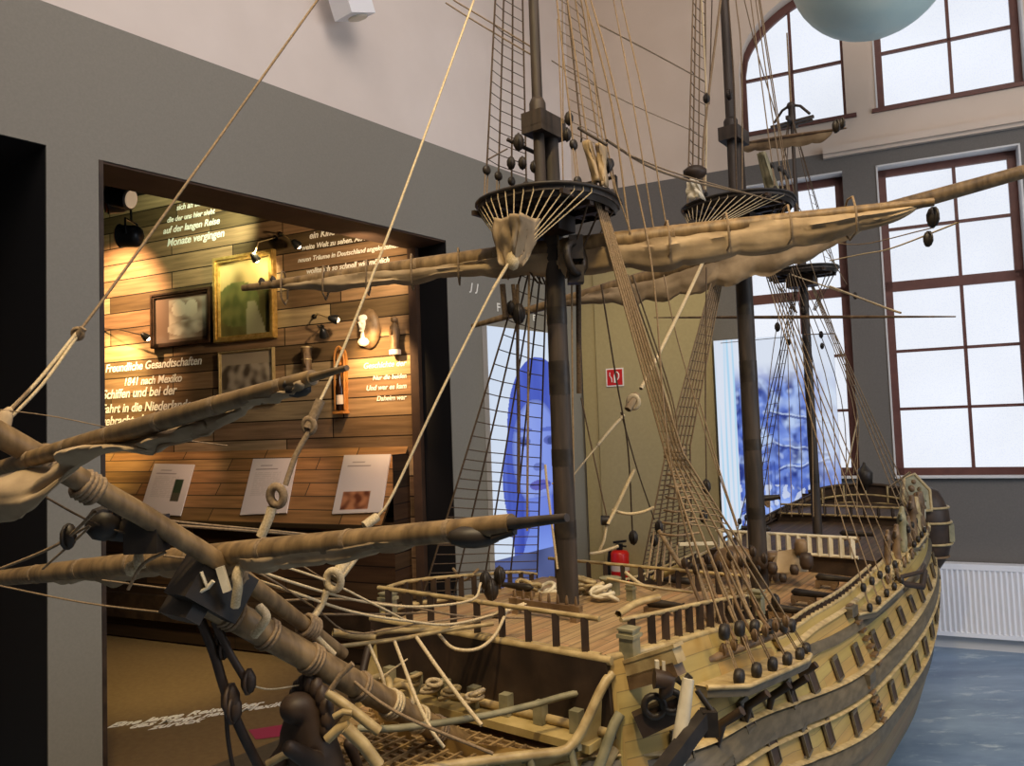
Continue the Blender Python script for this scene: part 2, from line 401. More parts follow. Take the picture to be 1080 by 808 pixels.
# left opening: black lining and a strip of planks
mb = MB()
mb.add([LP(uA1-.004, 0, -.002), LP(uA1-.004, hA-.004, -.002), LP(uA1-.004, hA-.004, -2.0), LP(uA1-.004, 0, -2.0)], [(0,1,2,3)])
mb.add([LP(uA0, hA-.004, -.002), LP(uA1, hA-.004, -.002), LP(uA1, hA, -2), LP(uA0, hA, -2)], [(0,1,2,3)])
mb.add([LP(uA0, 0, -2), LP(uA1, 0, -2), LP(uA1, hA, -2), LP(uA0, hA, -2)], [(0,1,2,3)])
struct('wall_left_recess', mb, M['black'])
q = hit(5, 400, LP(0, 0, -1.2), nL); uq = (q-CORNER).dot(dL)
mb = MB(); mb.grid([[LP(u, h, -1.2) for u in (uq-1.2, uq)] for h in (0, LU(3, 195)[1]*1.0+.25)], smooth=False, uv=[[(u+9, h) for u in (uq-1.2, uq)] for h in (0, 3.)])
struct('wall_recess_planks', mb, M['plank'])

# ---- back wall with windows
def rect_from(px):  # (x0,ytop,x1,ybot) pixels -> u0,u1,h0,h1
    x0, yt, x1, yb = px; a = BU(x0, yt); b = BU(x1, yb); return a[0], b[0], b[1], a[1]
RU = BU(1010, 330)[0]
uR0 = BU(941, 330)[0]; hR1 = BU(1000, 163)[1]; hR0 = BU(1000, 504)[1]; uR1 = uR0+(BU(1085, 330)[0]-uR0)*1.0+.02
uR0 = uR0-.05
uW0 = BU(785, 330)[0]; uW1 = BU(897, 330)[0]; 
uU0 = BU(781, 110)[0]; uU1 = BU(891, 90)[0]; hU0 = BU(840, 131)[1]; hU1 = 6.1
uV0 = BU(922, 80)[0]; uV1 = BU(1079, 60)[0]+.02; hV0 = BU(1000, 101)[1]
uK = BU(756, 450)[0]; uEnd = uR1+3.0
RV = .16
mb = MB()
def bw(a, b, c, d, mi=0): wallbox(mb, BP, a, b, c, d, RV, mi)
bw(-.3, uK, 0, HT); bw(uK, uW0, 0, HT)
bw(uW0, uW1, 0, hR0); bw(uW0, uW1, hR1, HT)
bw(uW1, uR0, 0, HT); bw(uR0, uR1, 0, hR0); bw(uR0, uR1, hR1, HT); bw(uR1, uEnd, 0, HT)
struct('wall_back', mb, M['grey_shaded'])
mb = MB()
bw(-.3, uU0, HT, CEIL); bw(uU0, uU1, HT, hU0); bw(uU0, uU1, hU1, CEIL); bw(uU1, uV0, HT, CEIL)
bw(uV0, uV1, HT, hV0); bw(uV0, uV1, hU1, CEIL); bw(uV1, uEnd, HT, CEIL)
# arch spandrel over the left upper window
hs = BU(776, 74)[1]; ua = BU(831, 4)[0]; ha = BU(831, 4)[1]
ax_ = uU1-uU0+.35
def arch_h(u):
    t = clamp((u-uU0)/(2*ax_/1.15)); return hs+(3.1*(ha-hs)/2.2)*sqrt(max(0, 1-(1-min(1, t*1.9))**2))*1.02
NS = 22
for i in range(NS):
    u0 = lerp(uU0, uU1, i/NS); u1 = lerp(uU0, uU1, (i+1)/NS)
    h0, h1 = arch_h(u0), arch_h(u1)
    if min(h0, h1) >= hU1: continue
    mb.add([BP(u0, h0), BP(u1, h1), BP(u1, hU1), BP(u0, hU1), BP(u0, h0, -RV), BP(u1, h1, -RV), BP(u1, hU1, -RV), BP(u0, hU1, -RV)], [(0,1,2,3), (0,4,5,1), (7,6,5,4)])
struct('wall_back_upper', mb, M['white_shaded'])
# cornice between the grey and the shade-tinted upper plaster
mb = MB(); uc = BU(868, 160)[0]
mb.box(BP((uc+uEnd)/2, HT+.0, .035), uEnd-uc, .07, .05, (dB, nB, Z)); mb.box(BP((uc+uEnd)/2, HT-.035, .02), uEnd-uc, .04, .03, (dB, nB, Z))
struct('trim_4', mb, M['white_shaded'])
# white reveals
mb = MB()
def reveal(u0, u1, h0, h1, sides='lrtb'):
    t = .012
    for c_, a, b in (('l', u0, 0), ('r', u1, 0)):
        if c_ in sides:
            s_ = 1 if c_ == 'l' else -1
            mb.box(BP(a+s_*t/2, (h0+h1)/2, -RV/2+.004), t, RV+.008, h1-h0, (dB, nB, Z))
    if 't' in sides: mb.box(BP((u0+u1)/2, h1-t/2, -RV/2+.004), u1-u0, RV+.008, t, (dB, nB, Z))
    if 'b' in sides: mb.box(BP((u0+u1)/2, h0+t/2, -RV/2+.02), u1-u0, RV+.05, t, (dB, nB, Z))
reveal(uR0, uR1, hR0, hR1); reveal(uV0, uV1, hV0, hU1, 'lr'); reveal(uW0, uW1, hR0, hR1, 'tb')
struct('trim_5', mb, M['reveal'])

def window(n, u0, u1, h0, h1, vs, hs_, fw=.055, thick=(), arch=None, sill=True):
    """vs / hs_: positions of thin bars; thick: heights of transoms"""
    d = -RV+.03
    mb = MB(); ax = (dB, nB, Z)
    mb.box(BP(u0+fw/2, (h0+h1)/2, d), fw, .05, h1-h0, ax); mb.box(BP(u1-fw/2, (h0+h1)/2, d), fw, .05, h1-h0, ax)
    mb.box(BP((u0+u1)/2, h0+fw/2, d), u1-u0, .05, fw, ax); mb.box(BP((u0+u1)/2, h1-fw/2, d), u1-u0, .05, fw, ax)
    for h in thick: mb.box(BP((u0+u1)/2, h, d), u1-u0, .05, .075, ax)
    if arch:
        pts = [BP(lerp(u0, u1, i/30), arch_h(lerp(u0, u1, i/30))-.03, d) for i in range(31)]
        for a, b in zip(pts, pts[1:]):
            if a.z < h1+.3: mb.bar(a, b, .05, .075)
    fr = struct('window_%d' % n, mb, M['redwood'])
    mb = MB()
    for u in vs: mb.box(BP(u, (h0+h1)/2, d+.002), .022, .035, h1-h0-fw, ax)
    for h in hs_: mb.box(BP((u0+u1)/2, h, d+.002), u1-u0-fw, .035, .022, ax)
    obj('glazing_bars', mb, M['redwood'], fr)
    mb = MB(); mb.box(BP((u0+u1)/2, (h0+h1)/2, d-.01), u1-u0-fw, .006, h1-h0-fw, ax)
    obj('pane', mb, M['pane'], fr)
    return fr
mid = BU(1018, 330)[0]
window(1, uR0+.012, uR1-.012, hR0+.012, hR1-.012, [mid], [BU(1018, 229)[1], BU(1018, 365)[1], BU(1018, 429)[1]], .055, [BU(1018, 293)[1]])
window(2, uW0, uW1, hR0+.012, hR1-.012, [BU(845, 350)[0]], [BU(845, 229+24)[1], BU(885, 374)[1], BU(885, 433)[1]], .06, [BU(845, 310)[1]])
window(3, uU0, uU1+.02, hU0, hU1, [BU(833, 60)[0]], [BU(833, 70)[1]], .04, [], arch=True)
window(4, uV0+.012, uV1-.012, hV0, hU1, [BU(1004, 60)[0]], [BU(1004, 34)[1]], .05)
mb = MB(); mb.box(BP((uU0+uU1)/2+.02, hU0-.015, -.04), uU1-uU0+.1, .12, .03, (dB, nB, Z)); mb.box(BP((uV0+uV1)/2, hV0-.015, -.04), uV1-uV0+.06, .12, .03, (dB, nB, Z)); struct('trim_6', mb, M['redwood'])
# khaki boards between the corner and the ship picture
mb = MB(); k1 = BU(633, 450)[0]; hk = BU(640, 250)[1]
mb.box(BP((k1+uK)/2, hk/2, .02), uK-k1-.004, .04, hk, (dB, nB, Z)); mb.box(BP(k1/2+.01, hk/2, .012), k1-.03, .024, hk, (dB, nB, Z))
struct('wall_khaki_panels', mb, M['khaki'])
# skirting
mb = MB(); hb = BU(1010, 668)[1]; u9 = BU(930, 600)[0]
mb.box(BP((u9+uEnd)/2, hb/2, .02), uEnd-u9, .04, hb, (dB, nB, Z)); struct('baseboard_back', mb, M['reveal'])

# ------------------------------------------------------------------ radiator
ua = BU(940, 640)[0]; ub = BU(1085, 640)[0]+.25; ht = BU(1010, 592)[1]; hbm = hb+.005
r = thing('radiator', 'white ribbed panel radiator under the tall window, behind the stern', 'radiator', BP((ua+ub)/2, hbm, .1))
mb = MB(); rows = []; nw = 34
for h in (hbm+.03, ht-.04):
    rows.append([BP(lerp(ua, ub, i/(nw*4)), h, (.112 if i % 4 in (0, 1) else .096)) for i in range(nw*4+1)])
mb.grid(rows, smooth=False); obj('ribbed_panel', mb, M['rad'], r)
mb = MB(); mb.box(BP((ua+ub)/2, ht-.02, .065), ub-ua, .09, .04, (dB, nB, Z)); mb.box(BP((ua+ub)/2, hbm+.015, .065), ub-ua, .09, .03, (dB, nB, Z)); mb.box(BP((ua+ub)/2, (ht+hbm)/2, .05), ub-ua-.02, .06, ht-hbm-.04, (dB, nB, Z)); obj('casing', mb, M['rad'], r)

# ------------------------------------------------------------------ print helper: colours of a printed picture by position
def printed(name, P00, P10, P01, P11, nx, ny, fn, mt, parent=None, thick=None, back=None):
    mb = MB()
    rows = [[P00.lerp(P10, i/nx).lerp(P01.lerp(P11, i/nx), j/ny) for i in range(nx+1)] for j in range(ny+1)]
    mb.grid(rows, smooth=False)
    me = mb.mesh(name)
    ca = me.color_attributes.new('print', 'FLOAT_COLOR', 'POINT')
    k = 0
    for j in range(ny+1):
        for i in range(nx+1):
            c = fn(i/nx, j/ny); ca.data[k].color = (c[0], c[1], c[2], 1); k += 1
    return obj(name, me, mt, parent)
def mixc(a, b, t): t = clamp(t); return tuple(x+(y-x)*t for x, y in zip(a, b))
def ns(x, y, s=1, seed=0): return noise.noise(V((x*s, y*s, seed)))
def ell(u, v, cx, cy, rx, ry): return sqrt(((u-cx)/rx)**2+((v-cy)/ry)**2)

# ---- backlit portrait (v=0 bottom, 1 top)
def girl(u, v):
    white = (.74,.84,1.0); c = white; u = u+.14
    hair = (.05,.085,.50); skin = (.20,.29,.86); dark = (.05,.07,.36)
    # whole figure is centred right: the picture is cropped at the right edge
    cx = .80
    headhair = ell(u, v, .80, .615, .45, .285)
    if headhair < 1: c = mixc(hair, (.10,.16,.68), .5+.7*ns(u*7, v*1.5, 2, 3))
    if v < .62 and .33+.06*sin(v*11) < u < 1.2: c = mixc(hair, (.11,.17,.66), .4+.9*ns(u*9, v*1.2, 2, 5))
    if v < .16: c = mixc((.055,.075,.20), (.10,.13,.32), .5+ns(u, v, 5, 2))
    f = ell(u, v, .74, .53, .34, .205)
    if f < 1:
        c = mixc(skin, (.40,.52,1.0), .4+.35*(.75-u)*3); c = mixc(c, dark, smooth((f-.88)/.12)*.5)
    if .60 < u < .92 and .17 < v < .36: c = mixc(skin, (.13,.20,.70), clamp((.36-v)*4)*.5+.2)
    if v > .16 and v < .27 and u > .50+(v-.16)*1.2 and u < 1.12: c = mixc((.24,.36,.95), (.14,.22,.75), (v-.16)*8)
    for ex in (.56, .93):
        e = ell(u, v, ex, .575, .095, .018)
        if e < 1: c = mixc(dark, c, .05+.35*e)
        if ell(u, v, ex, .572, .04, .014) < 1: c = (.05,.08,.30)
        if ell(u, v, ex-.01, .618, .13, .009) < 1: c = mixc(c, hair, .65)
    if ell(u, v, .76, .475, .085, .016) < 1: c = mixc(c, dark, .55)
    if f < 1 and u < .60: c = mixc(c, (.10,.16,.62), clamp((.60-u)*3))
    if abs(u-.80) < .02 and .48 < v < .58: c = mixc(c, dark, .18)
    if ell(u, v, .77, .405, .15, .020) < 1: c = mixc((.11,.10,.48), c, .1)
    if ell(u, v, .77, .407, .15, .004) < 1: c = dark
    if ell(u, v, .77, .365, .1, .012) < 1: c = mixc(c, dark, .18)
    return c
def sea(u, v):
    white = (.80,.87,1.0); blue = (.08,.15,.60); deep = (.025,.045,.25); lt = (.30,.45,.98)
    if u < .17: return mixc(white, (.45,.75,.98), clamp(ns(u*30, v*1.2, 1.6, 9)*2.2))
    fade = smooth((.90-v)/.14)
    n_ = ns(u*2.2+ns(u, v, 4, 1)*.6, v*6, 1.5, 11)+.5*ns(u*5, v*13, 2.4, 12)
    c = mixc(blue, lt, .35+1.2*n_)
    if v > .45: c = mixc(c, (.55,.70,1.0), clamp(ns(u*4, v*8, 1.7, 15)*2.0))
    c = mixc(c, deep, clamp(1.8*ns(u*6, v*5, 2.2, 21)-.2))
    for k in (0, 3, 5):       # furled sails and spars of the painted ship
        y = .66-.045*k+.10*(u-.6)*(1 if k % 3 else -1)+.012*ns(u*9, k, 1.3, k)
        if .40+.02*k < u < .93 and abs(v-y) < .004: c = mixc(c, (.62,.74,1), .75)
        if .40+.02*k < u < .93 and abs(v-y+.008) < .005: c = mixc(c, deep, .75)
    c = mixc(c, deep, clamp(1.6*ns(u*16, v*22, 1.3, 41)-.15))
    c = mixc(c, (.55,.68,1.0), clamp(1.6*ns(u*14, v*24, 1.4, 47)-.3))
    if .25 < u < .5 and .30 < v < .46 and (int(u*90) % 3 == 0): c = mixc(c, deep, .5)
    if v < .36 and ns(u*14, v*20, 1.5, 31) > .12: c = mixc(c, white, .7)
    r_ = smooth((u-.72)/.2)*smooth((v-.30)/.3)
    c = mixc(c, (.80,.88,1.0), r_*.75)
    return mixc(white, c, fade)
def lightbox(name, label, q00, q10, q01, q11, nrm, fn, nx, ny, base):
    t = thing(name, label, 'light box', base)
    off = nrm*.05
    mb = MB(); mb.prism([q00-nrm*.0, q10, q11, q01], nrm*.047); obj('box_frame', mb, M['reveal'], t)
    printed('backlit_picture', q00+off, q10+off, q01+off, q11+off, nx, ny, fn, M['litprint'], t)
    return t
a = LU(508, 346); b = LU(585, 352); hl = LU(540, 632)[1]; htop = LU(540, 348)[1]
lightbox('light_box', 'backlit blue portrait of a long-haired woman on the wall behind the foremast',
         LP(a[0], hl, .003), LP(b[0], hl, .003), LP(a[0], htop, .003), LP(b[0], htop, .003), nL, girl, 120, 340, LP((a[0]+b[0])/2, hl))
off2 = .10
def bk(x, y, off): q = hit(x, y, P0+nB*off, nB)-CORNER; return q.dot(dB), q.z
a = bk(757, 450, off2)[0]; b = bk(884, 450, off2)[0]; h0 = bk(820, 600, off2)[1]; h1 = bk(800, 356, off2)[1]
lightbox('light_box', 'backlit blue picture of a ship and sea behind the mainmast, before the window',
         BP(a, h0, off2-.05), BP(b, h0, off2-.05), BP(a, h1, off2-.05), BP(b, h1, off2-.05), nB, sea, 180, 330, BP((a+b)/2, h0, off2))

# ------------------------------------------------------------------ lettering
def text(s_, origin, xdir, nrm, size, parent, name='lettering', shear=.25, mt=None):
    c = bpy.data.curves.new(name, 'FONT'); c.body = s_; c.size = size; c.extrude = .001; c.shear = shear; c.offset = size*.022
    o = bpy.data.objects.new(name, c); COL.objects.link(o); c.materials.append(mt or M['lettering'])
    zd = nrm.normalized(); xd = xdir.normalized(); yd = zd.cross(xd)
    mm = Matrix.Identity(4)
    for i in range(3): mm[i][0] = xd[i]; mm[i][1] = yd[i]; mm[i][2] = zd[i]; mm[i][3] = origin[i]
    o.matrix_world = mm; o.parent = parent
    return o
def ptext(s_, x, y, x1, parent):
    o = text(s_, PH(x, y, .004), dB, nB, .1, parent)
    bpy.context.view_layer.update(); wd = max(p[0] for p in o.bound_box)
    k = (PH(x1, y, .004)-PH(x, y, .004)).dot(dB)/wd*.1
    o.data.size = k; o.data.offset = k*.02; return o
for s_, x, y, x1 in [('ein Kind sieht', 326, 252, 372), ('weite Welt zu sehen. Als ich', 318, 264, 392), ('neuen Tr\u00e4ume in Deutschland angekommen', 314, 277, 421), ('wollte ich so schnell wie m\u00f6glich', 323, 289, 411),
    ('sich an Bord', 186, 222, 219), ('die der uns hier sieht', 176, 235, 227), ('auf der langen Reise', 172, 247, 232), ('Monate vergingen', 176, 260, 237),
    ('Freundliche Gesandtschaften', 111, 393, 213), ('1841 nach Mexiko', 130, 407, 192), ('Schiffen und bei der', 108, 421, 187), ('Fahrt in die Niederlanden', 107, 436, 207), ('gebracht, das Bild', 107, 449, 178),
    ('Geschichte der', 383, 389, 429), ('Nur die beiden', 393, 401, 429), ('Und wer es kam', 386, 412, 429), ('Daheim war', 397, 423, 429)]:
    ptext(s_, x, y, x1, wp)
# letters high on the left wall by the portrait
def ltext(s_, x, y, size, **k): return text(s_, hit(x, y, CORNER+nL*.004, nL), dL, nL, size, wl, **k)
ltext('F', 524, 328, .09, shear=0); ltext('E', 562, 338, .07, shear=0); ltext('J  J', 496, 306, .08)
ltext('E', 563, 361, .06, shear=0)

# ------------------------------------------------------------------ framed pictures on the planks
def picture(label, q, fw, depth, fmat, fn, mount=None):
    """q: pixel corners tl,tr,br,bl"""
    P = [PH(*c) for c in q]
    us = [(p-PW0).dot(dB) for p in P]; u0 = (us[0]+us[3])/2; u1 = (us[1]+us[2])/2; h1 = (P[0].z+P[1].z)/2; h0 = (P[2].z+P[3].z)/2
    t = thing('framed_picture', label, 'picture', PW((u0+u1)/2, h0, .01), 'framed pictures on the plank wall')
    mb = MB(); ax = (dB, nB, Z)
    for k, (wd, off, dd) in enumerate(((fw, depth, 0), (fw*.45, depth+.012, 0))):
        a, b, c, d = (u0, u1, h0, h1) if k == 0 else (u0+fw*.1, u1-fw*.1, h0+fw*.1, h1-fw*.1)
        mb.box(PW(a+wd/2, (c+d)/2, off/2), wd, off, d-c, ax); mb.box(PW(b-wd/2, (c+d)/2, off/2), wd, off, d-c, ax)
        mb.box(PW((a+b)/2, c+wd/2, off/2), b-a-wd*2, off, wd, ax); mb.box(PW((a+b)/2, d-wd/2, off/2), b-a-wd*2, off, wd, ax)
    obj('frame', mb, fmat, t)
    i = fw*.9
    printed('painted_panel', PW(u0+i, h0+i, .012), PW(u1-i, h0+i, .012), PW(u0+i, h1-i, .012), PW(u1-i, h1-i, .012), 40, 44, fn, M['print'], t)
def sepia(u, v):
    c = (.16,.10,.07)
    if .25 < u < .95 and .08 < v < .92: c = mixc((.20,.13,.09), (.62,.52,.42), .5+1.1*ns(u*3, v*3, 1.5, 4))
    if ell(u, v, .45, .72, .13, .17) < 1: c = (.58,.48,.38)
    if ell(u, v, .68, .70, .12, .18) < 1: c = (.55,.46,.36)
    if ell(u, v, .58, .30, .35, .16) < 1: c = mixc((.25,.18,.13), (.7,.62,.52), .5+ns(u*6, v*6, 1, 8))
    return c
def landscape(u, v):
    c = mixc((.10,.085,.03), (.17,.17,.06), .5+ns(u*4, v*4, 1.5, 5))
    if v > .62: c = mixc((.62,.50,.22), (.30,.24,.10), clamp((v-.62)*2+ns(u*4, v*4, 1, 3)))
    if ell(u, v, .35, .42, .42, .3) < 1: c = mixc((.11,.14,.045), (.22,.24,.08), .5+1.2*ns(u*8, v*8, 1, 7))
    if v < .45 and abs(u-.62-.2*(.4-v)) < .08+.25*(.45-v): c = (.42,.42,.26)
    return c
def crowd(u, v):
    c = mixc((.09,.065,.045), (.48,.40,.30), .5+1.5*ns(u*7, v*5, 1, 14))
    if v > .75: c = mixc((.42,.34,.24), (.5,.42,.3), ns(u, v, 3))
    if v < .28: c = mixc(c, (.34,.27,.18), .6)
    return c
picture('dark walnut frame with a sepia portrait photo, left of the gold frame', [(161,311),(226,303),(224,361),(163,369)], .038, .03, M['frame_dk'], sepia)
picture('large gold frame around a green landscape painting under a small lamp', [(227,274),(291,263),(293,355),(231,364)], .05, .04, M['gold'], landscape)
picture('thin pale gold frame with a brown group photo, below the landscape painting', [(232,373),(290,365),(291,424),(234,431)], .02, .02, M['brass'], crowd)

# small picture lamps
def lamp(name, label, wallpx, headpx, off, tilt=(-.2,-.8), mt=None, r_=.035, group='small black picture lamps on the plank wall'):
    base = PH(*wallpx); head = PH(headpx[0], headpx[1], off)
    t = thing(name, label, 'lamp', base, group)
    mb = MB(); mb.lathe(base, nB, [(0, .02), (.012, .02), (.014, .008)], 12); obj('wall_plate', mb, M['lampblk'], t)
    mb = MB(); mdp = (base+nB*off*.7+head)/2+Z*.02; mb.tube([base+nB*.01, mdp, head], .0055, 6); obj('arm', mb, mt or M['lampblk'], t)
    ax = (nB*-.6+dB*tilt[0]+Z*tilt[1]).normalized()
    mb = MB(); mb.lathe(head-ax*.03, ax, [(0, .006), (.004, r_*.45), (.02, r_*.7), (.05, r_), (.072, r_*1.05)], 16); obj('lamp_shade', mb, M['lampblk'], t)
    mb = MB(); mb.ball(head+ax*.038, r_*.6, 10); obj('bulb', mb, M['bulb'], t)
    return t, head, ax
LS = []
LS.append(lamp('picture_lamp', 'small black lamp on a brass arm over the gold framed landscape', (291, 251), (268, 270), .22, (.1,-.8), M['brass']))
LS.append(lamp('picture_lamp', 'small black lamp left of the white words under the soffit', (296, 247), (311, 256), .18, (.3,-.6), M['brass']))
LS.append(lamp('picture_lamp', 'upper black lamp of the pair left of the white relief', (332, 334), (350, 336), .18, (.6,-.2), M['brass']))
LS.append(lamp('picture_lamp', 'lower black lamp of the pair left of the white relief', (340, 345), (341, 350), .18, (-.3,-.8)))
LS.append(lamp('picture_lamp', 'thin gooseneck lamp with a round black head by the dark walnut frame', (108, 347), (152, 354), .12, (.5,-.7), M['darkwood']))

# theatre spotlights at the niche's upper left
def theatre(label, px, Y, ax, r_, L_, face, power):
    c = W(px[0], px[1], Y); ax = V(ax).normalized()
    t = thing('theatre_spotlight', label, 'spotlight', c+Z*.2, 'theatre spotlights hanging in the niche')
    mb = MB(); mb.lathe(c-ax*L_, ax, [(0, r_*.5), (.01, r_*.85), (L_*.3, r_), (L_*.9, r_), (L_, r_*1.1), (L_+.004, r_*.9)], 20); obj('lamp_housing', mb, M['lampblk'], t)
    mb = MB(); mb.lathe(c-ax*.0, ax, [(0, r_*.8), (.012, r_*.86)], 20); obj('lens', mb, face, t)
    mb = MB(); s_ = ax.cross(Z).normalized()
    mb.tube([c-ax*L_*.5+s_*r_*1.05, c-ax*L_*.5+s_*r_*1.1+Z*r_*1.4, c-ax*L_*.5-s_*r_*1.1+Z*r_*1.4, c-ax*L_*.5-s_*r_*1.05], .006, 5)
    mb.tube([c-ax*L_*.5+Z*r_*1.4, V(((c-ax*L_*.5).x, (c-ax*L_*.5).y, 3.88))], .007, 5); obj('yoke', mb, M['lampblk'], t)
warm = mat('warm_lens', (.85,.62,.40), None, rough=.3, emit=.35)
theatre('black theatre spotlight with a pale lens, topmost left in the niche', (137, 210), 4.5, (.93,-.1,-.25), .062, .15, warm, 0)
theatre('black theatre spotlight below the pale-lensed one, turned to the wall', (127, 249), 4.6, (-.9,.0,.05), .066, .13, M['copper'], 0)
theatre('dark theatre spotlight at the niche edge with a copper front', (112, 215), 4.6, (-.8,-.5,-.2), .06, .12, M['copper'], 0)
# niche lights (their own lamps)
def nl(px, y, off, power, col, tgt, spot=75, size=.03):
    c = PH(px, y, off); light('niche_spot', 'SPOT', c, PH(*tgt), power, col, size, spot, .7)
nl(60, 235, .75, 236, (1, .60, .30), (128, 330), 85)
nl(95, 330, .45, 87, (1, .76, .32), (118, 415), 85)
nl(215, 190, .7, 89, (.92, 1, .62), (215, 245), 75)
nl(268, 262, .24, 28, (1, .82, .42), (262, 315), 110)
nl(372, 345, .4, 53, (1, .62, .28), (405, 390), 90)
nl(395, 262, .75, 73, (1, .72, .42), (360, 300), 80)

# ------------------------------------------------------------------ relief, carving, bottle on the planks
c = PH(391, 347); t = thing('relief_mask', 'oval shell with a white face relief, lit from the left, right of the paired lamps', 'relief', c)
mb = MB(); rows = []
for i in range(17):
    th = pi*i/16; row = []
    for j in range(25):
        a = 2*pi*j/24; rr = sin(th)
        row.append(c+dB*(.10*rr*cos(a))+Z*(.155*cos(th))+nB*(.02+.05*abs(rr*sin(a))*(1 if sin(a) > 0 else 0)))
    rows.append(row)
mb.grid(rows); obj('oval_shell', mb, M['brownwood'], t)
mb = MB(); f = c+nB*.05-dB*.03
mb.ball(f+Z*.03, .055, 16, sc=(.7,.7,1.15), ax=(dB, nB, Z)); mb.ball(f+Z*.02+nB*.04, .016, 10, sc=(.7,1,1.5), ax=(dB, nB, Z)); mb.ball(f-Z*.02+nB*.034, .016, 10, sc=(1.2,.8,.45), ax=(dB, nB, Z))
mb.ball(f-Z*.10, .06, 12, sc=(.9,.5,.6), ax=(dB, nB, Z)); mb.ball(f+Z*.075-nB*.005, .05, 12, sc=(1,.8,.7), ax=(dB, nB, Z)); mb.tube([f-Z*.09, f-Z*.02], .025, 8)
mb.ball(f+Z*.04+nB*.036-dB*.016, .009, 8); mb.ball(f+Z*.04+nB*.036+dB*.016, .009, 8)
obj('white_face', mb, M['plaster'], t)
c = PH(329, 393); t = thing('tankard', 'brown carved cylinder with a pale rim beside the paired lamps', 'tankard', c)
mb = MB(); mb.lathe(c+nB*.06, Z, [(0, .040), (.006, .044), (.02, .040), (.10, .037), (.17, .040), (.185, .046), (.2, .044)], 20); obj('body', mb, M['brownwood'], t)
mb = MB(); mb.torus(c+nB*.06+Z*.195, Z, .042, .006, 18); obj('rim', mb, M['brass'], t); mb = MB(); mb.torus(c+nB*.06+Z*.10, Z, .039, .005, 18); obj('hoop', mb, M['brass'], t)
mb = MB(); mb.tube([c+nB*.095+Z*.16+dB*.02, c+nB*.125+Z*.14+dB*.03, c+nB*.125+Z*.07+dB*.03, c+nB*.095+Z*.04+dB*.02], .006, 6); obj('handle', mb, M['brownwood'], t)
mb = MB(); mb.box(c+nB*.05-Z*.01, .11, .10, .02, (dB, nB, Z)); obj('shelf_bracket', mb, M['darkwood'], t)
c = PH(363, 435); t = thing('bottle_holder', 'narrow orange wooden holder with a dark bottle, right of the tankard', 'bottle holder', c)
hh = PH(363, 366).z-c.z
mb = MB(); pts = []
for i in range(13):
    a = pi*i/12; pts.append(c+dB*(.045*cos(a))+Z*(hh*.78+hh*.22*sin(a)))
poly = [c+dB*.04]+pts+[c-dB*.04]
mb.prism(poly, nB*.02)
mb.tube([c+dB*.045+nB*.05+Z*.02]+[p+nB*.05 for p in pts]+[c-dB*.045+nB*.05+Z*.02], .008, 6); mb.box(c+nB*.04, .1, .08, .02, (dB, nB, Z)); obj('wooden_niche', mb, M['orange'], t)
mb = MB(); mb.lathe(c+nB*.045+Z*.012, Z, [(0, .028), (.01, .032), (hh*.34, .032), (hh*.44, .026), (hh*.52, .011), (hh*.62, .010), (hh*.63, .013), (hh*.66, .013)], 16); obj('bottle', mb, M['glassbottle'], t)
mb = MB(); mb.lathe(c+nB*.045+Z*(.012+hh*.10), Z, [(0, .0325), (hh*.14, .0325)], 16); obj('bottle_label', mb, M['labelw'], t)
mb = MB(); mb.ball(c+nB*.045+Z*(hh*.74), .016, 10); obj('stopper', mb, M['bulb'] if False else M['orange'], t)
c = PH(420, 352); t = thing('plaster_figure', 'small reddish and white carved figure at the plank wall right edge', 'figure', c)
mb = MB(); mb.ball(c+nB*.05+Z*.10, .028, 10); mb.lathe(c+nB*.05-Z*.12, Z, [(0, .035), (.05, .03), (.12, .042), (.17, .035), (.19, .014), (.22, .012)], 12); mb.tube([c+nB*.06+Z*.03, c+nB*.09-Z*.01, c+nB*.09+Z*.04], .01, 6); obj('carved_figure', mb, M['brownwood'], t)
mb = MB(); mb.lathe(c+nB*.05-Z*.16, Z, [(0, .045), (.035, .045)], 12); obj('plinth', mb, M['plaster'], t)

# ------------------------------------------------------------------ sloping desk with three cards
dt = PH(300, 474).z; off_d = .38
db_ = hit(300, 552, PW0+nB*off_d, nB).z
uD0, uD1 = PWc(112, 500)[0]-.3, PWc(431, 470)[0]
desk = thing('sloping_desk', 'long sloping wooden plank desk carrying three information cards', 'desk', PW((uD0+uD1)/2, 0, .2))
mb = MB(); L_ = sqrt(off_d**2+(dt-db_)**2)
rows = [[PW(u, dt, .01) for u in (uD0, uD1)], [PW(u, db_, off_d) for u in (uD0, uD1)]]
mb.grid(rows, smooth=False, uv=[[(u+5, L_) for u in (uD0, uD1)], [(u+5, 0) for u in (uD0, uD1)]])
mb.grid([[PW(u, dt-.03, .01) for u in (uD0, uD1)], [PW(u, db_-.03, off_d) for u in (uD0, uD1)]], smooth=False)
mb.box(PW((uD0+uD1)/2, db_-.015, off_d), uD1-uD0, .01, .03, (dB, nB, Z)); mb.box(PW(uD1, (dt+db_)/2-.015, off_d/2), .01, .01, .03, (dB, nB, Z))
obj('desk_top', mb, M['deskpl'], desk)
mb = MB(); of2 = off_d-.16
mb.grid([[PW(u, h, of2) for u in (uD0, uD1)] for h in (.02, db_)], smooth=False, uv=[[(u+5, h) for u in (uD0, uD1)] for h in (.02, db_)])
mb.grid([[PW(uD1, h, o_) for o_ in (of2, 0)] for h in (.02, dt-.05)], smooth=False, uv=[[(o_, h) for o_ in (of2, 0)] for h in (.02, dt)])
obj('desk_front', mb, M['plankdark'], desk)
hbz = hit(300, 640, PW0+nB*(of2+.05), nB).z
mb = MB(); mb.box(PW((uD0+uD1)/2, hbz-.10, of2+.03), uD1-uD0, .06, .2, (dB, nB, Z)); obj('desk_rail', mb, M['darkwood'], desk)
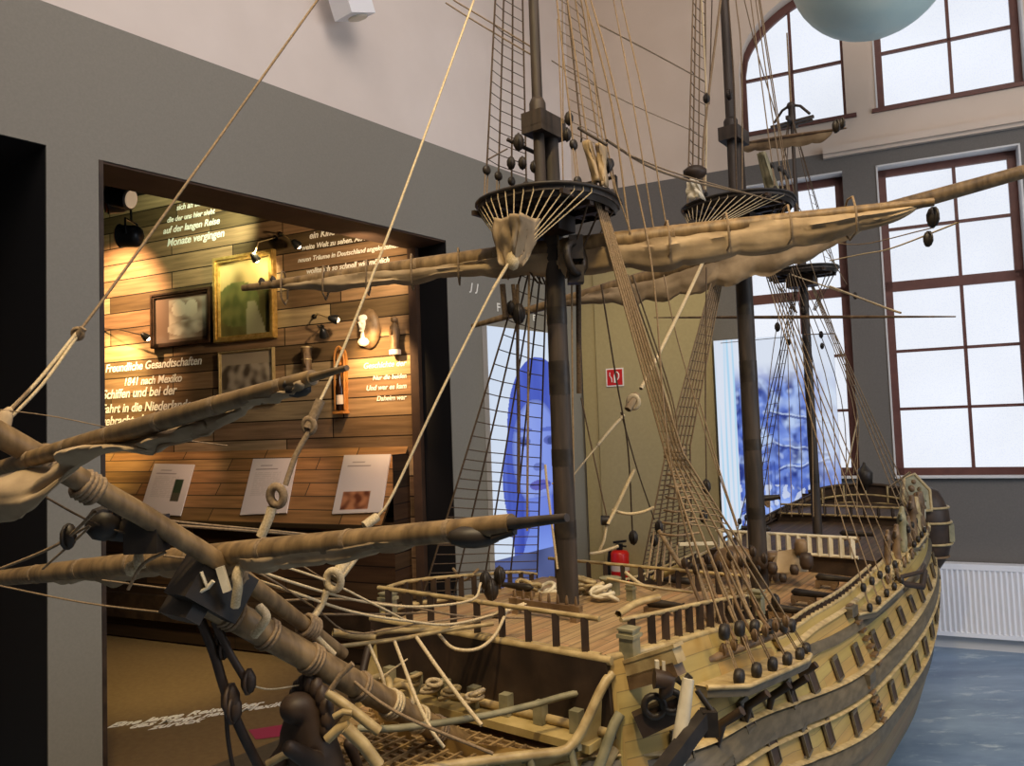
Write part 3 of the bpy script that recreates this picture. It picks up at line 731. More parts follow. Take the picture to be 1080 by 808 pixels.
nD = (nB*(dt-db_)+Z*off_d).normalized(); sD = (PW(0, dt, .01)-PW(0, db_, off_d)).normalized()
def card(label, px, fn):
    q = [hit(x, y, PW(0, dt, .01)+nD*.012, nD) for x, y in px]  # tl tr br bl
    t = thing('information_card', label, 'card', (q[2]+q[3])/2-nD*.01, 'information cards on the sloping desk')
    mb = MB(); mb.prism([q[3]-nD*.001, q[2]-nD*.001, q[1]-nD*.001, q[0]-nD*.001], -nD*.009); obj('card_board', mb, M['signwhite'], t)
    printed('card_print', q[3], q[2], q[0], q[1], 44, 60, fn, M['print'], t)
def cardfn(pic):
    def f(u, v):
        c = (.62,.57,.52)
        if abs(v-.80) < .012 and .12 < u < .62: c = (.2,.17,.15)
        if abs(v-.865) < .008 and .22 < u < .5: c = (.25,.22,.2)
        if .12 < u < .72 and .3 < v < .74 and int(v*60) % 2 == 0 and ns(u*30, int(v*60), 1, 2) > -.25 and pic != 2: c = (.50,.46,.41)
        if pic == 0 and .64 < u < .86 and .25 < v < .70: c = (.025,.045,.02) if v > .43 else (.07,.065,.04)
        if pic == 2 and .14 < u < .72 and .06 < v < .36: c = mixc((.12,.035,.015), (.45,.20,.09), .5+1.4*ns(u*7, v*9, 1, 6))
        return c
    return f
card('white information card with a small dark photo at its right, leftmost on the desk', [(163,489),(205,490),(190,544),(147,541)], cardfn(0))
card('white information card without a photo, in the middle of the sloping desk', [(267,484),(313,483),(302,541),(253,543)], cardfn(1))
card('white information card with a reddish photo at its foot, rightmost on the desk', [(363,480),(412,479),(402,540),(350,542)], cardfn(2))
# light strips under the cards: small warm lamps over the desk
for px in (185, 300, 400): light('desk_lamp', 'SPOT', hit(px, 462, PW0+nB*.42, nB)+Z*.12, hit(px, 515, PW(0, dt, .01), nD), 5.5, (1, .62, .42), .02, 110, .8)
# lettering on the niche floor
q0 = hit(112, 768, V((0,0,.006)), Z); q1 = hit(232, 750, V((0,0,.006)), Z)
fl = bpy.data.objects['floor_niche']
xd = (q1-q0).normalized()
for k, s_ in enumerate(('Eine lange Reise \u00fcber', 'das Meer nach Mexiko und', 'zur\u00fcck')):
    text(s_, q0+xd*(.0+.12*k)-Z.cross(xd)*(.07*k), xd, Z, .10, fl, shear=.6)
mb = MB(); p = [hit(x, y, V((0,0,.007)), Z) for x, y in ((262,770),(300,764),(318,764),(316,774),(270,780))]; mb.add(p, [tuple(range(5))]); obj('pink_floor_mark', mb, mat('pink_print', (.35,.04,.10)), fl)
light('niche_floor_spot', 'SPOT', hit(175, 610, LP(0,0,-1.0), nL)+Z*1.0, hit(165, 710, V((0,0,0)), Z), 75, (1, .76, .32), .05, 75, .9)

# ------------------------------------------------------------------ fire sign and extinguisher, ceiling fixture, globe
def kp(x, y, off=.045): return hit(x, y, P0+nB*off, nB)
c = kp(648.5, 398); sz = (kp(658, 398)-kp(639.5, 398)).length
t = thing('fire_sign', 'small square red fire extinguisher sign on the khaki wall', 'sign', c)
mb = MB(); mb.box(c, sz, .006, sz, (dB, nB, Z)); obj('sign_plate', mb, M['signwhite'], t)
mb = MB(); mb.box(c+nB*.004, sz*.86, .003, sz*.86, (dB, nB, Z)); obj('red_field', mb, M['signred'], t)
mb = MB(); s_ = sz*.1
mb.prism([c+nB*.006+dB*x*s_+Z*y*s_ for x, y in [(-.5,-3),(.9,-3),(.9,1),(.6,1.8),(-.2,1.8),(-.5,1)]], nB*.002)
mb.tube([c+nB*.008+dB*x*s_+Z*y*s_ for x, y in [(.2,1.8),(.2,2.6),(1.6,2.8),(2.4,1.6),(2.4,0),(1.6,-1.4)]], s_*.35, 5)
mb.tube([c+nB*.008+dB*x*s_+Z*y*s_ for x, y in [(-2.6,2.8),(-2.8,1),(-1.8,-.5),(-1.6,-2.6)]], s_*.3, 5)
obj('white_symbol', mb, M['signwhite'], t)
c = kp(655, 617, .15); sc = .50/50*1.0; hE = kp(655, 580, .15).z-c.z; rE = (kp(664.5, 600, .1)-kp(646, 600, .1)).length/2
t = thing('fire_extinguisher', 'red fire extinguisher hanging at the khaki wall behind the deck', 'fire extinguisher', c)
mb = MB(); mb.lathe(c, Z, [(0, rE*.9), (.02, rE), (hE*.9, rE), (hE*.97, rE*.8), (hE, rE*.35)], 24); obj('cylinder_body', mb, M['red'], t)
mb = MB(); mb.lathe(c+Z*hE, Z, [(0, rE*.35), (.03, rE*.4), (.05, rE*.4)], 12); mb.bar(c+Z*(hE+.06)-dB*.05, c+Z*(hE+.075)+dB*.06, .025, .018); mb.bar(c+Z*(hE+.035), c+Z*(hE+.03)+dB*.06, .02, .012); obj('valve_head', mb, M['lampblk'], t)
mb = MB(); mb.tube([c+Z*(hE+.03)-dB*.02, c+Z*(hE)-dB*(rE*1.1), c+Z*hE*.6-dB*(rE*1.25)+nB*.02, c+Z*.05-dB*(rE*1.2)+nB*.02], .014, 8); obj('hose', mb, M['lampblk'], t)
mb = MB(); mb.lathe(c+Z*hE*.42, Z, [(0, rE*1.01), (hE*.2, rE*1.01)], 24); obj('paper_label', mb, M['labelw'], t)
mb = MB(); mb.lathe(c+Z*hE*.02, Z, [(0, rE*1.012), (hE*.1, rE*1.012)], 24); obj('foot_label', mb, M['yellow'], t)
mb = MB(); mb.box(c-nB*.085+Z*hE*.7, .05, .03, .1, (dB, nB, Z)); obj('wall_bracket', mb, M['lampblk'], t)

c = hit(366, 4, LP(0,0,.22), nL)
t = thing('ceiling_projector', 'white boxy fixture on the upper left wall at the frame top', 'projector', c)
mb = MB(); ax = ((dL*.8-Z*.5+nL*.2).normalized(),); a0 = (dL*.35-Z*.9).normalized(); a1 = nL; a2 = a0.cross(a1)
mb.box(c+Z*.10, .34, .16, .20, (a0, a1, a2)); obj('housing', mb, M['rad'], t)
mb = MB(); mb.lathe(c+Z*.10-a2*.02+a0*.168, a0, [(0, .06), (.012, .06)], 16); obj('lens_ring', mb, M['plaster'], t)
mb = MB(); mb.tube([c+Z*.15, LP((c-CORNER).dot(dL), c.z+.25, 0)], .02, 8); obj('wall_arm', mb, M['rad'], t)

gY = 4.4; gc = W(918, -45, gY); gr = (W(918+82, -45, gY)-gc).length
t = thing('hanging_globe', 'large pale blue-green globe hanging before the arched windows', 'globe', gc+Z*gr)
globe_mat = mat('pale_globe_paper', (.46,.64,.63), (.66,.76,.68), 2.2, .5, detail=8)
mb = MB(); mb.ball(gc, gr, 48); obj('globe_ball', mb, globe_mat, t)
mb = MB(); mb.tube([gc+Z*gr, V((gc.x, gc.y, CEIL))], .008, 6); obj('hanging_cable', mb, M['lampblk'], t)
# ================================================================== THE SHIP MODEL
HEAD = radians(37)
FO = V((.142, 2.3, CAMZ)); A_ = V((sin(HEAD), cos(HEAD), 0)); PD = V((cos(HEAD), -sin(HEAD), 0))
def S(s, p, h): return FO+A_*s+PD*p+Z*h
ship = thing('ship_model', 'large wooden three-masted sailing warship model with furled sails and full rigging', 'ship model', V((S(1.5,0,0).x, S(1.5,0,0).y, 0)))
XS = [-.6,-.3,.16,.67,1.2,1.7,2.2,2.6,3.0,3.4,3.7]
fU = table(XS, [-.70,-.735,-.786,-.86,-.91,-.93,-.93,-.925,-.90,-.86,-.82])
fL = table(XS, [-.80,-.84,-.90,-1.02,-1.11,-1.133,-1.134,-1.096,-1.06,-1.0,-.96])
fT0 = table([-.6,-.42,-.3,.1,.42,.5,.9,1.3,1.75,2.0,2.4,2.9,3.4,3.7], [-.535,-.53,-.53,-.575,-.63,-.70,-.715,-.733,-.725,-.715,-.70,-.665,-.62,-.58])
def fT(s): return -.735 if s < -.41 else fT0(s)
KEEL = -1.66
S0, S1 = -.62, 3.7
def half(s, h):
    T = fT(s); v = clamp((h-KEEL)/(T-KEEL))
    prof = (1-(1-clamp(v/.42))**2.4)**.6 if v < .42 else 1
    if v > .5: prof = 1-.22*((v-.5)/.5)**1.4
    lb = .42+.75*(1-v)**1.6; x = clamp((s-S0)/lb); fb = sqrt(1-(1-x)**2)
    fb = max(fb, .03)
    end = clamp(.05+1.0*smooth((v-.30)/.35)*.68, .04, .72); Ls = 1.0+1.2*(1-v)
    t = clamp((S1-s)/Ls); fs = lerp(end, 1, 1-(1-t)**2.2)
    return .555*prof*fb*fs
def levels(s):
    T, U, L = fT(s), fU(s), fL(s); W3 = L-.075
    lv = [lerp(KEEL, W3, t) for t in (0,.06,.14,.25,.4,.6,.8,1)]+[lerp(W3, U, t) for t in (.2,.4,.6,.8,1)]+[lerp(U, T, t) for t in (.33,.66,1)]
    return lv
ST = [S0+.002]+[S0+.02+.028*i for i in range(7)]+[-.4101,-.4099]+[lerp(-.38, S1, i/52) for i in range(53)]
NLOW = 7
mb = MB()
for side in (1, -1):
    rows = []; uvs = []
    for s in ST:
        lv = levels(s); rows.append([S(s, side*half(s, h), h) for h in lv])
        uvs.append([(s, (h-fT(s))) for h in lv])
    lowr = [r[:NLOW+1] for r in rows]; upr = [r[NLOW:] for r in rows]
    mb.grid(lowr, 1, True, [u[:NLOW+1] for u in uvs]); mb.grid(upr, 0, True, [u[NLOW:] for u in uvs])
# inner bulwark skin, stem and transom
lv = levels(S1); ring = [S(S1, half(S1, h), h) for h in lv]+[S(S1, -half(S1, h), h) for h in reversed(lv)]
mb.add(ring, [tuple(range(len(ring)))], 2)
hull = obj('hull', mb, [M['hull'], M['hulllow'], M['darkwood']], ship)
mb = MB()
for side in (1, -1):
    mb.grid([[S(s, side*(max(half(s, h)-.022, .004)), h) for h in (fT(s), fT(s)-.16)] for s in ST if s > -.42], 0, True)
obj('inner_bulwark', mb, M['darkwood'], ship)
mb = MB(); mb.tube([S(S0+.02, 0, KEEL+.02)]+[S(S1-.4, 0, KEEL+.02)], .03, 4); mb.tube([S(S0+.01, 0, KEEL), S(S0-.02, 0, -1.2), S(S0-.1, 0, -.9), S(S0-.28, 0, -.72)], [.03,.03,.032,.03], 6); obj('keel_and_stem', mb, M['darkwood'], ship)
for k in (.5, 2.6):
    mb = MB(); mb.box(S(k, 0, -CAMZ+.03), .12, .7, .06, (A_, PD, Z))
    for sd in (1, -1): mb.bar(S(k, sd*.32, -CAMZ+.02), S(k, sd*.36, -CAMZ+.28), .05, .05)
    obj('cradle', mb, M['darkwood'], ship)

def strip(name, sa, sb, hf, side, hh, tk, mt, n=50, out=.0):
    """a moulding following the hull side"""
    mb = MB(); rows = []
    for i in range(n+1):
        s = lerp(sa, sb, i/n); h = hf(s); b1 = half(s, h+hh/2)+out; b0 = half(s, h-hh/2)+out
        rows.append([S(s, side*(b1-.004), h+hh/2), S(s, side*(b1+tk), h+hh/2-.003), S(s, side*(b0+tk), h-hh/2+.003), S(s, side*(b0-.004), h-hh/2)])
    mb.grid(rows, 0, False)
    return obj(name, mb, mt, ship)
for side in (1, -1):
    strip('wale', -.5, 3.68, lambda s: (fU(s)+fL(s))/2-.0, side, .062, .014, M['wale'])
    strip('wale', -.45, 3.68, lambda s: fL(s)-.085, side, .055, .014, M['wale'])
    strip('wale', .5, 3.55, lambda s: fU(s)+.078 if s > 1 else lerp(fT(s)-.075, fU(s)+.078, smooth((s-.5)/.5)), side, .032, .012, M['wale'])
    strip('hull_moulding', -.5, 3.68, lambda s: (fU(s)+fL(s))/2+.04, side, .010, .018, M['gilt'])
    strip('hull_moulding', -.5, 3.68, lambda s: (fU(s)+fL(s))/2-.04, side, .010, .018, M['gilt'])
    strip('hull_moulding', -.4, 3.68, lambda s: fL(s)-.05, side, .010, .018, M['gilt'])
    strip('hull_moulding', .45, 3.68, lambda s: fT(s)-.03, side, .012, .014, M['gilt'])
    # cap rail
    mb = MB(); pts = [S(s, side*(half(s, fT(s))-.008), fT(s)) for s in [lerp(-.41, .44, i/14) for i in range(15)]]; mb.tube(pts, .010, 6); obj('cap_rail', mb, M['gilt'], ship)
    mb = MB(); pts = [S(s, side*(half(s, fT(s))-.008), fT(s)) for s in [lerp(.47, 3.66, i/50) for i in range(51)]]; mb.tube(pts, .010, 6); obj('cap_rail', mb, M['gilt'], ship)

# gunports: frame, dark recess and lid, one object each with copies along the side
def portmesh():
    mb = MB(); mb.box((0,0,0), .052, .022, .064); return mb.mesh('gun_port')
def lidmesh():
    mb = MB(); mb.box((0,0,0), .060, .008, .012); mb.box((0,0,-.07), .060, .008, .006); mb.box((-.029,0,-.036), .005, .008, .07); mb.box((.029,0,-.036), .005, .008, .07); return mb.mesh('port_frame')
pm = portmesh(); pm.materials.append(M['port']); lm = lidmesh(); lm.materials.append(M['wale'])
def side_frame(s, h, side):
    e = .03
    a = S(s-e, side*half(s-e, h), h); b = S(s+e, side*half(s+e, h), h); t = (b-a).normalized()
    u = (S(s, side*half(s, h+e), h+e)-S(s, side*half(s, h-e), h-e)).normalized()
    n = t.cross(u).normalized()
    if n.dot(PD*side) < 0: n = -n
    u = n.cross(t); 
    if u.z < 0: u = -u
    mm = Matrix.Identity(4); 
    for i in range(3): mm[i][0] = t[i]; mm[i][1] = n[i]; mm[i][2] = u[i]
    c = S(s, side*half(s, h), h)
    for i in range(3): mm[i][3] = c[i]
    return mm
def gunport(s, h, side, sc=1.0):
    mm = side_frame(s, h, side)
    o = bpy.data.objects.new('gun_port', pm); COL.objects.link(o); o.parent = ship; o.matrix_local = Matrix.Translation(-ship.location) @ mm @ Matrix.Scale(sc, 4)
    f = bpy.data.objects.new('port_frame', lm); COL.objects.link(f); f.parent = o; f.matrix_local = Matrix.Translation((0, .010, .036))
    return o
for side in (1, -1):
    for s in [-.28,.06,.42,.67,.93,1.2,1.47,1.72,1.97,2.22,2.46,2.72,2.98,3.22]: gunport(s, fU(s)-.005, side)
    for s in [-.12,.17,.43,.66,.95,1.24,1.5,1.75,2.0,2.24,2.48,2.72,2.98,3.24]: gunport(s, fL(s)-.0, side)

# ---- decks
def deckpart(name, s0, s1, hf, camber=.015, inset=.02, mt=None, n=14):
    mb = MB(); rows = []; uv = []
    for i in range(n+1):
        s = lerp(s0, s1, i/n); b = max(half(s, hf(s))-inset, .01)
        rows.append([S(s, b*x, hf(s)+camber*(1-x*x)) for x in (-1,-.6,-.2,.2,.6,1)]); uv.append([(s, b*x) for x in (-1,-.6,-.2,.2,.6,1)])
    mb.grid(rows, 0, True, uv)
    mb.grid([[p-Z*.02 for p in r] for r in rows], 0, True, uv)
    return obj(name, mb, mt or M['deck'], ship)
hF = lambda s: -.555-.02*(s+.4)
deckpart('forecastle_deck', -.40, .46, hF)
hW = lambda s: -.79-.01*sin((s-.4)*2)
deckpart('waist_deck', .46, 2.02, hW)
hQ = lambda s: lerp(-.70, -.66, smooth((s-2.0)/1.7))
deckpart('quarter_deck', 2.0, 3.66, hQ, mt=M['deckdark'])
# bulkheads
mb = MB(); mb.add([S(.46, -.43, -.60), S(.46, .43, -.60), S(.46, .45, -.80), S(.46, -.45, -.80)], [(0,1,2,3)]); obj('waist_bulkhead', mb, M['darkwood'], ship)
mb = MB(); mb.add([S(2.0, -.42, -.70), S(2.0, .42, -.70), S(2.0, .44, -.81), S(2.0, -.44, -.81)], [(0,1,2,3)]); obj('quarterdeck_bulkhead', mb, M['darkwood'], ship)
# quarterdeck rail with balusters
def rail(name, pts, hgt, n, rr=.007, br=.0055, mt=M['gilt'], bm=M['brownwood'], base=True, bname='baluster', square=False):
    """pts: polyline at deck level"""
    L = [0]
    for a, b in zip(pts, pts[1:]): L.append(L[-1]+(b-a).length)
    def at(d):
        for i in range(len(L)-1):
            if d <= L[i+1]+1e-9: return pts[i].lerp(pts[i+1], (d-L[i])/(L[i+1]-L[i]))
        return pts[-1]
    mb = MB(); mb.tube([p+Z*hgt for p in pts], rr, 6)
    if base: mb.tube([p+Z*.004 for p in pts], rr, 6)
    ro = obj(name, mb, mt, ship)
    for i in range(n):
        p = at(L[-1]*(i+.5)/n); mb = MB()
        if square: mb.box(p+Z*hgt/2, br*2, br*2, hgt)
        else: mb.lathe(p, Z, [(0, br), (hgt*.2, br*1.1), (hgt*.35, br*.6), (hgt*.6, br*1.2), (hgt*.8, br*.6), (hgt, br)], 8)
        obj(bname, mb, bm, ro)
    return ro
rail('quarterdeck_rail', [S(1.98, p, -.69) for p in (-.36,-.2,0,.2,.34)], .095, 14, .009, .010, M['cream'], M['cream'], square=True)
# forecastle front rail, open posts
rail('forecastle_front_rail', [S(-.405, p, -.53) for p in (-.37,-.2,0,.2,.35)], .085, 9, .0065, .0085, M['gilt'], M['darkwood'], square=True)
# forecastle side rails
for side in (1, -1):
    rail('forecastle_side_rail', [S(s, side*(half(s, fT(s))-.02), fT(s)) for s in [lerp(-.36, .42, i/8) for i in range(9)]], .075, 12, .006, .0085, M['gilt'], M['darkwood'], square=True)
    rail('waist_rail', [S(s, side*(half(s, fT(s))-.015), fT(s)) for s in [lerp(.50, 1.85, i/14) for i in range(15)]], .028, 26, .007, .009, M['gilt'], M['darkwood'], base=False, square=True, bname='rail_post')
rail('poop_rail', [S(s, -.9*(half(s, fT(s))), fT(s)) for s in [lerp(2.1, 3.6, i/10) for i in range(11)]], .05, 14, .007, .007, M['darkwood'], M['darkwood'], square=True)
# forecastle break rail aft
rail('break_rail', [S(.455, p, -.575) for p in (-.38,0,.38)], .075, 11, .006, .0075, M['gilt'], M['darkwood'], square=True)
# timber heads (bitts) on deck corners
def bitt(s, p, h, hg=.08, wd=.035, mt=M['green']):
    mb = MB(); mb.box(S(s, p, h+hg/2), wd, wd, hg, (A_, PD, Z)); mb.box(S(s, p, h+hg*.82), wd*1.25, wd*1.25, hg*.1, (A_, PD, Z)); mb.box(S(s, p, h+hg), wd*1.15, wd*1.15, hg*.06, (A_, PD, Z)); obj('timber_head', mb, mt, ship)
bitt(-.36, .40, -.55); bitt(-.36, -.38, -.55); bitt(.40, .42, -.6, .07); bitt(.2, .1, -.565, .06, .022); bitt(.2, -.1, -.565, .06, .022); bitt(.95, .12, -.79, .10, .03); bitt(.95, -.12, -.79, .10, .03)

# ---- forecastle bulkhead and beakhead
mb = MB(); sB = -.405
mb.prism([S(sB, -.385, -.53), S(sB, .375, -.53), S(sB, .385, -.70), S(sB, -.385, -.70)], -A_*.02); obj('beakhead_bulkhead', mb, M['darkwood'], ship)
mb = MB(); mb.tube([S(sB-.012, p, -.53) for p in (-.39, 0, .385)], .010, 6); mb.tube([S(sB-.02, p, -.685) for p in (-.39, 0, .385)], .012, 6); obj('bulkhead_moulding', mb, M['gilt'], ship)
for p in (-.3,-.2,-.1,0,.1,.2,.3):
    mb = MB(); mb.box(S(sB-.03, p, -.67), .03, .026, .05, (A_, PD, Z)); obj('timber_head', mb, M['green'], ship)
mb = MB(); mb.box(S(sB-.045, .0, -.705), .07, .72, .018, (A_, PD, Z)); obj('beakhead_bench', mb, M['ochre'], ship)
# plan of the head: half-width against distance forward
fH = table([-1.0,-.9,-.8,-.7,-.6,-.5,-.4], [.03,.07,.14,.215,.285,.345,.385])
def headpt(s, side, h, k=1.0): return S(s, side*fH(s)*k, h)
def headrail(name, h_of, k, r_, mt, side, s0=-.98, s1=-.41, n=34):
    mb = MB(); pts = [headpt(lerp(s0, s1, i/n), side, h_of(lerp(s0, s1, i/n)), k) for i in range(n+1)]
    mb.tube(pts, r_, 7); obj(name, mb, mt, ship)
hr1 = lambda s: -.705+.02*sin((s+1)*6)+.155*smooth((s+.54)/.14)+.02*smooth((-.85-s)/.12)
hr2 = lambda s: -.77+.03*smooth((-.8-s)/.2)+.13*smooth((s+.50)/.10)
hr3 = lambda s: -.82+.06*smooth((-.75-s)/.25)+.10*smooth((s+.50)/.10)
for side in (1, -1):
    headrail('head_rail', hr1, 1.0, .011, M['gilt'] if side > 0 else M['darkwood'], side)
    headrail('head_rail', hr2, 1.04, .012, M['green'] if side > 0 else M['darkwood'], side)
    headrail('head_rail', hr3, 1.0, .012, M['gilt'] if side > 0 else M['darkwood'], side)
    for s in (-.92,-.84,-.76,-.68,-.60,-.52):
        mb = MB(); mb.tube([headpt(s, side, hr1(s), 1.0), headpt(s, side, hr2(s), 1.05), headpt(s, side, hr3(s), .98), headpt(s, side, -.93, .5)], .009, 5); obj('head_timber', mb, M['green'], ship)
    mb = MB(); mb.grid([[headpt(s, side, hr1(s)-.01, .97), headpt(s, side, hr3(s), .93), headpt(s, side, -1.0, .35)] for s in [lerp(-.96, -.42, i/12) for i in range(13)]], 0, True); obj('head_cheek', mb, M['ochre'], ship)
# platform with cross planks and lattice grating
mb = MB()
rows = []; uv = []
for i in range(15):
    s = lerp(-.97, -.41, i/14); rows.append([headpt(s, x, -.745+.02*abs(x), .98) for x in (-1,-.5,0,.5,1)]); uv.append([(x*fH(s), s*1.0) for x in (-1,-.5,0,.5,1)])
mb.grid(rows, 0, True, uv); obj('beakhead_floor', mb, M['deck'], ship)
mb = MB()
for i in range(20):
    s = lerp(-.96, -.5, i/19); mb.bar(headpt(s, -1, -.728, .86), headpt(s, 1, -.728, .86), .006, .007)
for i in range(17):
    p = lerp(-.27, .27, i/16); s_lo = -.96
    while fH(s_lo)*.86 < abs(p) and s_lo < -.5: s_lo += .02
    mb.bar(S(s_lo, p, -.724), S(-.5, p, -.724), .006, .007)
obj('beakhead_grating', mb, M['grating'], ship)
for i in range(9):
    s = lerp(-.9, -.5, i/8); mb = MB(); pts = [headpt(s, x, -.755+.06*abs(x)**3, 1.0) for x in (1,.8,.6)]; mb.tube(pts, .010, 5); obj('head_rib', mb, M['green'], ship)
# coiled gear in the head (ropes on pins)
for i, (s, p) in enumerate([(-.47,-.12),(-.48,-.05),(-.47,.02),(-.46,-.2)]):
    mb = MB(); c = S(s, p, -.665)
    for k in range(3): mb.torus(c+Z*.010*k+PD*.008*k, Z+PD*random.uniform(-.5,.5), .022-.002*k, .006, 12, 5)
    obj('rope_coil', mb, M['gilt'] if i % 2 else M['rope_l'], ship)

# figurehead: rearing lion, one continuous skinned body
def skinned(name, pts, edges, rad, mt, parent, sub=2):
    me = bpy.data.meshes.new(name); me.from_pydata([tuple(p) for p in pts], edges, []); o = bpy.data.objects.new(name, me); COL.objects.link(o); setpar(o, parent)
    sk = o.modifiers.new('skin', 'SKIN'); sk.use_smooth_shade = True
    for i, r_ in enumerate(rad): me.skin_vertices[0].data[i].radius = (r_, r_); me.skin_vertices[0].data[i].use_root = (i == 0)
    sb = o.modifiers.new('sub', 'SUBSURF'); sb.levels = sub; sb.render_levels = sub
    me.materials.append(mt); return o
fg = [S(-0.880,0,-0.760), S(-0.915,0,-0.680), S(-0.935,0,-0.600), S(-0.950,0,-0.540), S(-0.975,0,-0.530), S(-1.000,0,-0.545),
      S(-0.960,.045,-0.630), S(-1.000,.055,-0.600), S(-1.035,.05,-0.570), S(-0.960,-.045,-0.630), S(-1.000,-.055,-0.660), S(-1.030,-.05,-0.650),
      S(-0.900,.05,-0.800), S(-0.950,.055,-0.840), S(-0.920,.05,-0.900), S(-0.900,-.05,-0.800), S(-0.950,-.055,-0.840), S(-0.920,-.05,-0.900), S(-0.850,0,-0.820), S(-0.830,.02,-0.700), S(-0.870,.03,-0.620)]
fe = [(0,1),(1,2),(2,3),(3,4),(4,5),(2,6),(6,7),(7,8),(2,9),(9,10),(10,11),(0,12),(12,13),(13,14),(0,15),(15,16),(16,17),(0,18),(18,19),(19,20)]
fr_ = [.05,.05,.055,.045,.035,.022,.022,.018,.014,.022,.018,.014,.034,.024,.018,.034,.024,.018,.028,.010,.014]
fh = skinned('figurehead', fg, fe, fr_, M['darkwood'], ship)
mb = MB()
for i in range(16):
    a = 2*pi*i/16; c = S(-0.935,0,-0.555)+PD*(.052*cos(a))+Z*(.055*sin(a)); mb.ball(c, .015, 8, sc=(1,1.3,1.6))
obj('mane', mb, M['darkwood'], fh)
mb = MB(); mb.tube([S(-.88,0,-.95), S(-.92,0,-.85), S(-.97,0,-.80), S(-1.0,0,-.78)], [.05,.045,.035,.03], 8); mb.tube([S(-.6,0,-1.3), S(-.75,0,-1.05), S(-.88,0,-.92)], [.05,.06,.05], 8); obj('knee_of_the_head', mb, M['darkwood'], ship)
for (x1, y1, x2, y2, Y, r_, mt) in [(282,806,318,793,1.5,.008,M['gilt']),(345,733,372,700,1.5,.006,M['rope_m']),(345,780,368,765,1.48,.010,M['gilt']),(352,756,371,752,1.48,.006,M['gilt']),(365,768,400,808,1.45,.012,M['gilt'])]:
    mb = MB(); a = W(x1,y1,Y); b = W(x2,y2,Y); mb.tube([a, a.lerp(b,.5)+Z*.006, b], r_, 6); obj('head_carving', mb, mt, ship)

# ---- carvings at the bow side: cathead, port post, anchor
mb = MB(); ca = S(-.36, .36, -.575); cb = W(716, 689, 1.68); mb.bar(ca, cb, .034, .036); mb.bar(ca+Z*.019, cb+Z*.019, .038, .008); obj('cathead', mb, M['gilt'], ship)
mb = MB(); e = cb; mb.bar(ca-Z*.03, e-Z*.03, .034, .03); obj('cathead_knee', mb, M['brownwood'], ship)
for k in range(4):
    mb = MB(); c = W(693+7*k, 703, 1.69); mb.box(c, .008, .012, .026); obj('sheave', mb, M['cream'], ship)
mb = MB(); mb.tube([W(690,716,1.68), W(706,718,1.68), W(702,730,1.68), W(697,737,1.68)], [.022,.022,.016,.006], 8); obj('tackle_block', mb, M['darkwood'], ship)
an = MB(); a = W(726, 716, 1.62); b = W(716, 790, 1.60); an.tube([a, a.lerp(b,.4), b, b+(b-a)*.8], [.012,.014,.016,.018], 8); anchor = obj('anchor', an, M['cream'], ship)
anchor['label'] = 'cream anchor shank with dark stock'
an = MB(); a = W(744, 756, 1.62); b = W(694, 822, 1.52); an.bar(a, a.lerp(b,.5), .024, .030); an.bar(a.lerp(b,.5), b, .028, .034); obj('anchor_stock', an, M['black_iron'], anchor)
an = MB(); a = W(735,728,1.63); an.tube([a, W(752,752,1.62)], .006, 6); an.tube([W(728,712,1.63), W(720,722,1.63), W(714,716,1.63)], .008, 6); an.box(W(748,762,1.62), .03, .03, .05); obj('anchor_ring', an, M['black_iron'], anchor)
mb = MB(); mb.bar(W(672, 765, 1.72), W(722, 742, 1.72), .03, .05); obj('hawse_plank', mb, M['darkwood'], ship)
for (x, y) in ((690, 745), (708, 740)):
    mb = MB(); mb.torus(W(x, y, 1.70), PD*.6-A_*.8, .022, .008); obj('hawse_ring', mb, M['black_iron'], ship)
# carved brackets beneath the fore channel
for k in range(5):
    s = lerp(-.15, .6, k/4); mb = MB(); mb.tube([S(s, half(s,-.72)+.09, -.685-.10*smooth((s+.15)/.75)), S(s, half(s,-.75)+.03, -.725-.10*smooth((s+.15)/.75)), S(s, half(s,-.8)+.005, -.78-.10*smooth((s+.15)/.75))], [.012,.012,.006], 6); obj('channel_knee', mb, M['darkwood'], ship)

# ---- channels (chain wales)
def channel(s0, s1, h0, h1, side, wd=.10):
    mb = MB(); rows = []
    for i in range(9):
        s = lerp(s0, s1, i/8); h = lerp(h0, h1, i/8); b = half(s, h)-.005; tw = wd*min(1, .35+i*.65, .35+(8-i)*.65)
        rows.append([S(s, side*b, h), S(s, side*(b+tw), h), S(s, side*(b+tw), h-.022), S(s, side*b, h-.022), S(s, side*b, h)])
    mb.grid(rows, 0, False); mb.add(rows[0][:4], [(0,1,2,3)]); mb.add(rows[-1][:4], [(3,2,1,0)])
    o = obj('channel', mb, M['wale'], ship)
    mb = MB(); mb.tube([r[1]+Z*.002 for r in rows], .007, 6); mb.grid([[r[0]+Z*.003, r[1]+Z*.003] for r in rows], 0, False); obj('channel_top', mb, M['gilt'], o)
    return [lambda t, s0=s0, s1=s1, h0=h0, h1=h1, side=side: S(lerp(s0, s1, t), side*(half(lerp(s0, s1, t), lerp(h0, h1, t))+wd*.8), lerp(h0, h1, t))][0]
chF = {1: channel(-.16, .60, -.645, -.745, 1), -1: channel(-.16, .60, -.645, -.745, -1)}
chM = {1: channel(1.35, 2.05, -.80, -.80, 1, .07), -1: channel(1.35, 2.05, -.80, -.80, -1, .07)}
chZ = {1: channel(2.55, 2.95, -.72, -.69, 1, .05), -1: channel(2.55, 2.95, -.72, -.69, -1, .05)}

